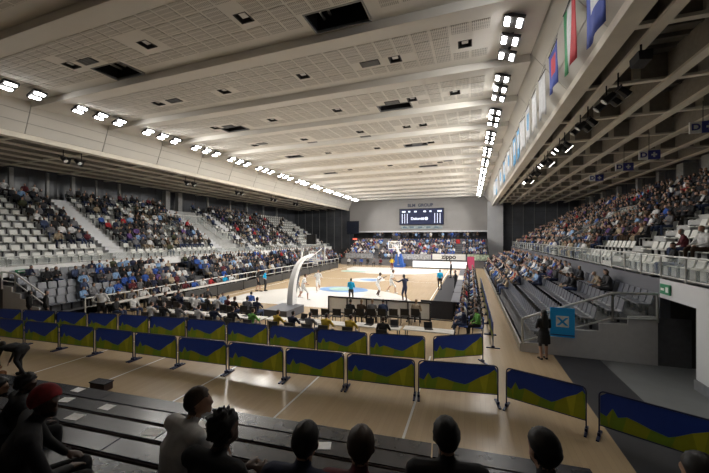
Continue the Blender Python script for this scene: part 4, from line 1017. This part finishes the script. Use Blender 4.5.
# ---- blue X sign, exit sign
xs_ = thing('hanging_sign', 'bright blue square sign with a white X emblem on the stand railing', 'sign', (3.28, 14.13, 0))
MB().box(-.4, .4, -.02, .02, .74, 1.84).build('plate', M_CYAN, xs_)
MB().box(-.21, .21, -.028, -.02, 1.12, 1.54).build('white_square', M_PAPER, xs_)
m_ = MB()
for s in (-1, 1): m_.quad([(-.15 * s - .05, -.032, 1.18), (-.15 * s + .05, -.032, 1.18), (.15 * s + .05, -.032, 1.48), (.15 * s - .05, -.032, 1.48)])
m_.build('letter_x', M_CYAN, xs_)
MB().box(-.4, .4, -.026, -.02, .8, .84).build('print_line', M_NAVY, xs_)
eg = thing('exit_sign', 'green exit sign on the white wall above the passage', 'sign', (6.26, 13.9, 2.72)); MB().box(-.02, .03, -.25, .3, -.16, .18).build('plate', M_EXITG, eg); MB().box(-.03, -.02, -.2, -.05, -.08, .1).box(-.03, -.02, .05, .24, -.04, .04).build('pictogram', M_PAPER, eg)
eg2 = thing('exit_sign', 'green exit sign under the white slab of the left gallery', 'sign', tuple(atx(24, 271, -25.42))); MB().box(-.02, .04, -.4, .4, -.1, .1).build('plate', M_EXITG, eg2); MB().box(.04, .05, -.3, .1, -.04, .04).build('pictogram', M_PAPER, eg2)

# ================================================================== CEILING FLOODLIGHTS
def flood_proto(s):
    t = link('ceiling_floodlight', None)
    MB().box(-.34, .34, -.28, .28, -.12, .0).build('housing', M_BLACK, t)
    MB().box(-.05, .05, -.05, .05, 0, .30).box(-.3, .3, -.04, .04, 0, .06).build('bracket', M_BLACKM, t)
    for k in (-1, 1): MB().box(k * .2 - .075, k * .2 + .075, -.21, .21, -.15, -.11).build('lit_lens', M_TUBE, t)
    return t
protos = {}
for side, x, tilt in (('left', -21.0, -.35), ('right', 1.42, .35)):
    i = 0
    for k in range(13):
        y0 = 6.95 + PITCH * k
        for dy in (1.0, 2.1, 3.2):
            y = y0 + dy
            if y > YF - 1: continue
            i += 1
            if side not in protos: protos[side] = o = flood_proto(1)
            else: o = copy_tree(protos[side])
            o.location = (x, y, ZC - .30); o.rotation_euler = (0, tilt, 0)
            tag(o, 'lit twin floodlight along the %s edge of the ceiling, %s from the near end' % (side, ordn(i)), 'floodlight', '%s ceiling floodlights' % side)
            if dy == 2.1:
                ld = bpy.data.lights.new('flood_light', 'AREA'); ld.shape = 'RECTANGLE'; ld.size = .9; ld.size_y = 2.6; ld.energy = FIX_W * 3 * (.02, .17, .7, 1)[min(k, 3)]; ld.color = (1.0, .965, .91); ld.spread = math.radians(124)
                lo_ = bpy.data.objects.new('flood_light', ld); COL.objects.link(lo_); lo_.location = (x, y, ZC - .52); lo_.rotation_euler = (Vector((XC - 5 if side == 'right' else XC + 5, max(y + 1.0, 28 + (y - 28) * .45), 0)) - lo_.location).to_track_quat('-Z', 'Y').to_euler()
# ================================================================== FLAGS on the right fascia
def flag_proto(wd, ht, kind, cols):
    t = link('hanging_flag', None); b = MB(); n = 8
    def pt(f, g): return (.05 * math.sin(f * 7 + g * 2) * g + .03 * math.sin(f * 3), (f - .5) * wd, -g * ht)
    strips = len(cols) if kind == 'tri' else 1
    for a in range(n):
        for c in range(6):
            f0, f1 = a / n, (a + 1) / n; g0, g1 = c / 6, (c + 1) / 6
            def P(f, g):
                x, y, z = pt(f, g)
                if kind == 'tail' and g == 1: z += (.22 * (1 - abs(2 * f - 1)))
                if kind == 'point' and g == 1: z -= .25 * (1 - abs(2 * f - 1))
                return (x, y, z)
            m = min(len(cols) - 1, int(a / n * 3)) if kind == 'tri' else (1 if len(cols) > 1 and 1 <= c <= 3 and 2 <= a <= 5 else 0)
            b.quad([P(f0, g0), P(f1, g0), P(f1, g1), P(f0, g1)], m)
    o = link('cloth', b.mesh('cloth', cols, weld=True), t); o.data.polygons.foreach_set('use_smooth', [True] * len(o.data.polygons)); sd = o.modifiers.new('thickness', 'SOLIDIFY'); sd.thickness = .01
    MB().tube((0, -wd / 2 - .04, .01), (0, wd / 2 + .04, .01), .018).build('pole', M_BLACKM, t)
    MB().tube((0, -wd / 2, .01), (.16, 0, .55), .006, 4).tube((0, wd / 2, .01), (.16, 0, .55), .006, 4).build('cord', M_BLACKM, t)
    return t
FG = lambda n_, c: mat('flag_' + n_, c, .8, var=.12)
blu, wht, red, grn, sky = FG('blue', (.03, .06, .32)), FG('white', (.55, .56, .58)), FG('red', (.45, .03, .04)), FG('green', (.02, .22, .08)), FG('sky', (.12, .32, .55))
fl_spec = [(9.0, 11.2, 2.0, 'blue', 'flat', [blu, wht], 'dark blue flag nearest the camera on the right fascia'), (11.0, 11.35, 1.9, 'tri', 'tri', [red, wht, grn], 'green, white and red tricolour flag on the right fascia'), (13.0, 11.1, 1.4, 'blue', 'flat', [blu, red], 'blue flag with red emblem after the tricolour on the right fascia')]
for (y, z, ht, _, kd, cols, lab) in fl_spec:
    t = flag_proto(1.15, ht, kd, cols); t.location = (2.72, y, z); tag(t, lab, 'flag', 'flags on the right fascia')
kinds = [('tail', [wht]), ('point', [sky, wht]), ('tail', [wht, sky])]; fp = [flag_proto(.95, 1.75, k, c) for k, c in kinds]; fused = set()
for i in range(17):
    q = [0, 0, 2, 0, 1, 1, 0, 2, 0, 1, 0, 2, 0, 0, 1, 0, 2][i]; o = fp[q] if q not in fused else copy_tree(fp[q]); fused.add(q)
    o.location = (2.75, 15.0 + i * 1.75, 11.1); o.rotation_euler = (0, 0, R.uniform(-.12, .12))
    tag(o, '%s pennant on the right fascia, %s after the blue emblem flag' % (['white swallow-tailed', 'light blue pointed', 'white pennant-cut blue-marked'][q], ordn(i + 1)), 'flag', 'flags on the right fascia')
# ================================================================== SPOTLIGHT CLUSTERS, SECTOR SIGNS
def cluster(loc, lit, label, ln=1.6):
    t = thing('spotlight_cluster', label, 'spotlights', loc)
    MB().tube((0, -ln / 2, -.25), (0, ln / 2, -.25), .03).tube((0, -ln / 3, -.25), (0, -ln / 3, .35), .025).tube((0, ln / 3, -.25), (0, ln / 3, .35), .025).build('bar', M_BLACKM, t)
    for k in range(4):
        y = -ln / 2 + ln * (k + .5) / 4; s = -.18 if k % 2 else .18
        h = MB().tube((0, y, -.30), (s * 1.6, y + .05, -.55), .12, 8, 0, .15).build('lamp_head', M_BLACK, t)
        MB().tube((s * 1.6, y + .05, -.55), (s * 1.72, y + .055, -.575), .13, 8).build('lens', M_SPOTON if lit else M_LENS, h)
for i, (u, v, x, lit) in enumerate(((612, 82, 5.0, 0), (584, 118, 5.0, 0), (562, 138, 5.0, 1), (546, 157, 5.0, 1), (535, 172, 5.0, 0), (528, 181, 5.0, 1))):
    p = atx(u, v - 8, x); cluster((x, p.y, 10.1), lit, 'spotlight cluster under the right gallery roof, %s from the camera' % ordn(i + 1))
for i, y in enumerate((14.2, 24, 31, 38, 44)): cluster((-25.4, y, 10.1), 0, 'spotlight cluster under the left gallery roof, %s from the camera' % ordn(i + 1))
sp_ = thing('loudspeaker', 'black loudspeaker box hung under the right gallery roof', 'loudspeaker', tuple(atz(641, 59, 9.95))); MB().prism([(-.16, -.13), (.16, -.18), (.18, .13), (-.18, .13)], 1, -.3, .3).build('cabinet', M_BLACK, sp_); MB().tube((0, 0, .13), (0, 0, .44), .03).build('bracket', M_BLACKM, sp_)
M_DB = mat('sector_blue', (.05, .06, .30), .5)
for i, (u, v, x) in enumerate(((596, 178, 9.5), (624, 167, 9.5), (649, 155, 9.5), (703, 127, 9.5))):
    p = atx(u, v, x); t = thing('sector_sign', 'blue and white letter sign hung over the right gallery, %s from the far end' % ordn(i + 1), 'sign', tuple(p), 0, 'sector signs'); t.scale = (.62, 1, .55)
    MB().box(-.75, -.1, -.04, .04, -.45, .45).build('white_plate', M_WHITE, t); MB().box(-.1, .8, -.04, .04, -.45, .45).build('blue_plate', M_DB, t)
    o = link('letter', text_mesh('D', .7, M_DB), t, (-.42, -.05, 0)); o.rotation_euler = (PI / 2, 0, 0)
    MB().box(.15, .55, -.05, -.04, -.08, .08).box(.28, .42, -.05, -.04, -.25, .25).build('emblem', M_WHITE, t); MB().tube((0, 0, .45), (0, 0, (10.42 - p.z) / .55), .02).build('hanger', M_BLACKM, t)
# ================================================================== FOREGROUND BENCHES
BT = .08
def bp(x, yp, z=0.0): return Vector((x * math.cos(BT) - yp * math.sin(BT), x * math.sin(BT) + yp * math.cos(BT), z))
ZB = [.30, .61, .95, 1.34, 1.80, 2.42, 2.95]
PLK = [.42, .37, .34, .32, .33, .40, .42]
for i, zb in enumerate(ZB):
    yp = 6.78 - .94 * i
    t = thing('bench_row', 'dark varnished plank bench row, %s up from the sports floor' % ordn(i + 1), 'bench', (0, 0, 0), BT, 'foreground bench rows')
    b = MB()
    xr = 2.6 if i < 1 else 3.2
    segs_ = [(-13.5, -8.6), (-8.57, -4.9), (-4.87, -.2), (-.17, xr)]
    for a, c in segs_: MB().box(a, c, yp - PLK[i], yp, zb - .045, zb).build('plank', M_BENCH, t)
    MB().box(-13.5, xr, yp - .94, yp - .70, zb - .20, zb - .17).build('footboard', M_BENCHR, t)
    MB().box(-13.5, xr, yp - PLK[i] - .03, yp - PLK[i], zb - .14, zb - .02).build('rear_rail', M_BENCHR, t)
    for x in (-13, -10.5, -8, -5.5, -3, -.5, 2.2): MB().box(x - .04, x + .04, yp - .9, yp - .05, 0, zb - .045).build('support', M_BENCHR, t)
q = atz(101, 389, 0); sb_ = thing('bench_step_block', 'small dark wooden step block on the floor at the bench front', 'step', tuple(q), BT); MB().box(-.28, .28, -.12, .14, 0, .2).build('block', M_BENCHR, sb_); MB().box(-.3, .3, -.14, .16, .2, .23).build('top', M_BENCH, sb_)
SHEETS = [(78, 391, 0), (107, 403, 1), (66, 403, 1), (75, 421, 2), (323, 435, 1), (288, 455, 3), (152, 437, 2), (203, 421, 1), (432, 455, 2)]
for i, (u, v, r_) in enumerate(SHEETS):
    a_ = ray(u, v); t_ = (6.78 - .94 * r_ - .17) / (a_[1] * math.cos(BT) - a_[0] * math.sin(BT)); p = Vector((a_[0] * t_, a_[1] * t_, ZB[r_] + .003)); sh_ = link('paper_sheet', MB().box(-.15, .15, -.105, .105, 0, .004).mesh('paper_sheet', M_PAPER), None, tuple(p), R.uniform(-.25, .35))
    tag(sh_, 'white paper sheet on the %s bench plank, %s from the left of the picture' % (ordn(r_ + 1), ordn(1 + sum(1 for s in SHEETS if s[0] < u))), 'paper', 'paper sheets on the benches')

# ================================================================== FOREGROUND SPECTATORS
def hair_shell(parent, j, kind, m, sc=1.0):
    hd = j['head']; yaw, pit = j['hd']; Mh = Matrix.Translation(hd) @ Matrix.Rotation(yaw, 4, 'Z') @ Matrix.Rotation(-pit, 4, 'X')
    b = MB(); n, rings = 22, 13; rr = random.Random(hash(kind) % 1000 if False else len(kind) * 7)
    amp = {'short': .004, 'curly': .016, 'spiky': .014, 'bob': .008, 'hat': .0}[kind]; th = {'short': .014, 'curly': .035, 'spiky': .022, 'bob': .026, 'hat': .03}[kind]
    low = {'short': -.075, 'curly': -.09, 'spiky': -.07, 'bob': -.13, 'hat': -.02}[kind]
    grid = []
    back = {'short': 128, 'curly': 135, 'spiky': 120, 'bob': 150, 'hat': 128}[kind]; front = {'short': 52, 'curly': 58, 'spiky': 52, 'bob': 60, 'hat': 70}[kind]
    for a in range(rings + 1):
        row = []
        for k in range(n):
            ph = 2 * PI * k / n; dx, dy = math.sin(ph), math.cos(ph)     # dy=1 is the face
            f = (1 - dy) / 2; side = 1 - abs(dy)
            tm = math.radians(front + (back - front) * f ** .8 - (6 * side if kind in ('short', 'spiky') else 0))
            te = .03 + (tm - .03) * a / rings
            o_ = th * (1 - .55 * (a / rings) ** 3) + rr.uniform(-amp, amp)
            if kind == 'spiky' and a < 7: o_ += rr.choice([0, 0, .028])
            d_ = V((math.sin(te) * dx, math.sin(te) * dy, math.cos(te)))
            row.append(tuple(Mh @ V((d_.x * (.079 + o_), d_.y * (.099 + o_) - .005, .02 + d_.z * (.105 + o_ * .8)))))
        grid.append(row)
    i0 = len(b.v)
    for row in grid: b.v += row
    for a in range(rings):
        for k in range(n):
            q_ = (k + 1) % n; b.f.append((i0 + a * n + k, i0 + (a + 1) * n + k, i0 + (a + 1) * n + q_, i0 + a * n + q_)); b.m.append(0)
    b.f.append(tuple(i0 + k for k in range(n))); b.m.append(0)
    if False:
        i1 = len(b.v)
        b.ball((0, .12, .03), (.085, .09, .012), 14)
        for k in range(i1, len(b.v)): b.v[k] = tuple(Mh @ V(b.v[k]))
    o = b.build('cap' if kind == 'hat' else 'hair', m, parent, smooth=True)
    s_ = o.modifiers.new('thickness', 'SOLIDIFY'); s_.thickness = .012
    return o
HC = mat('cap_red', (.22, .010, .014), .85, var=.25, scale=25)
# key, head pixel (u, v of head centre), row, pose args, clothes, skin, hair kind, label, turn
FGP = [
    ('fg_white', 199, 403, 5, dict(lean=.30, arms='chin', head=(-.75, -.1)), 'white', 1, 'short', HAIRS[1], 'man in a pale T-shirt leaning forward with hand at chin on the near bench', -.35),
    ('fg_spiky', 225, 430, 5, dict(lean=.28, arms='knees', head=(-.2, -.1)), 'black', 2, 'spiky', HAIRS[0], 'spiky-haired person in black beside the man in the pale T-shirt', -.15),
    ('fg_round', 306, 442, 5, dict(lean=.22, arms='lap', head=(0, 0)), 'navy', 1, 'short', HAIRS[0], 'dark-haired person in navy at the middle of the near bench', 0),
    ('fg_maroon', 361, 447, 5, dict(lean=.22, arms='lap', head=(.1, 0)), 'maroon', 1, 'short', HAIRS[1], 'short-haired person in a maroon top on the near bench', .05),
    ('fg_black', 446, 437, 5, dict(lean=.2, arms='lap', head=(.1, 0)), 'black', 1, 'short', HAIRS[0], 'dark-haired person in black with broad shoulders right of the maroon top', .1),
    ('fg_right', 543, 450, 5, dict(lean=.15, arms='lap', head=(.35, 0)), 'charcoal', 1, 'short', HAIRS[0], 'person with a visible ear at the right of the near bench', .2),
    ('fg_corner', 702, 478, 5, dict(lean=.15, arms='lap', head=(.2, 0)), 'black', 1, 'short', HAIRS[0], 'person cut off by the bottom right corner of the picture', .2),
    ('fg_cap', 46, 402, 5, dict(lean=.25, arms='lap', head=(-.9, 0)), 'black', 2, 'hat', HC, 'heavy person in black wearing a red knitted cap at the left of the benches', -.55),
    ('fg_curly', 27, 384, 4, dict(lean=.2, arms='lap', head=(-.6, 0)), 'black', 2, 'curly', HAIRS[0], 'curly-haired person in black in front of the red cap', -.4),
    ('fg_edge', -2, 388, 4, dict(lean=.15, arms='lap', head=(-.5, 0)), 'charcoal', 1, 'bob', HAIRS[0], 'person with bobbed dark hair cut by the left picture edge', -.4),
]
for (key, u, v, row, pa, shirt, skn, hk, hm, lab, turn) in FGP:
    j = sit_pose(**pa); rz = BT + turn
    for n_ in ('shL', 'shR'): j[n_].x *= 1.12; j[n_].z += .03
    j['neck'].z += .02
    if key == 'fg_cap':
        for n_ in ('shL', 'shR', 'elL', 'elR'): j[n_].x *= 1.25
    a = ray(u, v); zt = ZB[row] - .44 + j['head'].z; t_ = (zt - CAM_H) / a[2]
    loc = Vector((a[0] * t_, a[1] * t_, zt)) - Matrix.Rotation(rz, 3, 'Z') @ j['head']
    o = person(key, j, loc, rz, shirt, 'black', lab, skn, 0 if hm is HAIRS[0] else 1, 1.0, forearm='skin' if key == 'fg_white' else None, voxel=.014, faces=9000, detail=True, scale_w=1.5 if key == 'fg_cap' else 1.15)
    hair_shell(o, j, hk, hm)
# person bending on the floor at the left
bj = stand_pose('down', .22, 1.4, (0, -.2), crouch=.10, spread=.04)
p = atz(22, 377, 0); person('bending', bj, (p.x, p.y, 0), 1.8, 'black', 'black', 'person in black bending over on the floor before the left barriers', 1, 0, 1.05, voxel=.018, detail=True, scale_w=1.3)
bb = thing('basketball', 'brown ball on the floor under the bending person', 'ball', (p.x - .55, p.y - .25, .12)); MB().ball((0, 0, 0), .12, 16).build('ball', mat('ball_leather', (.22, .09, .03), .6), bb, smooth=True); MB().tube((0, -.002, -.121), (0, .002, .121), .006, 6).build('valve_seam', M_BLACK, bb)
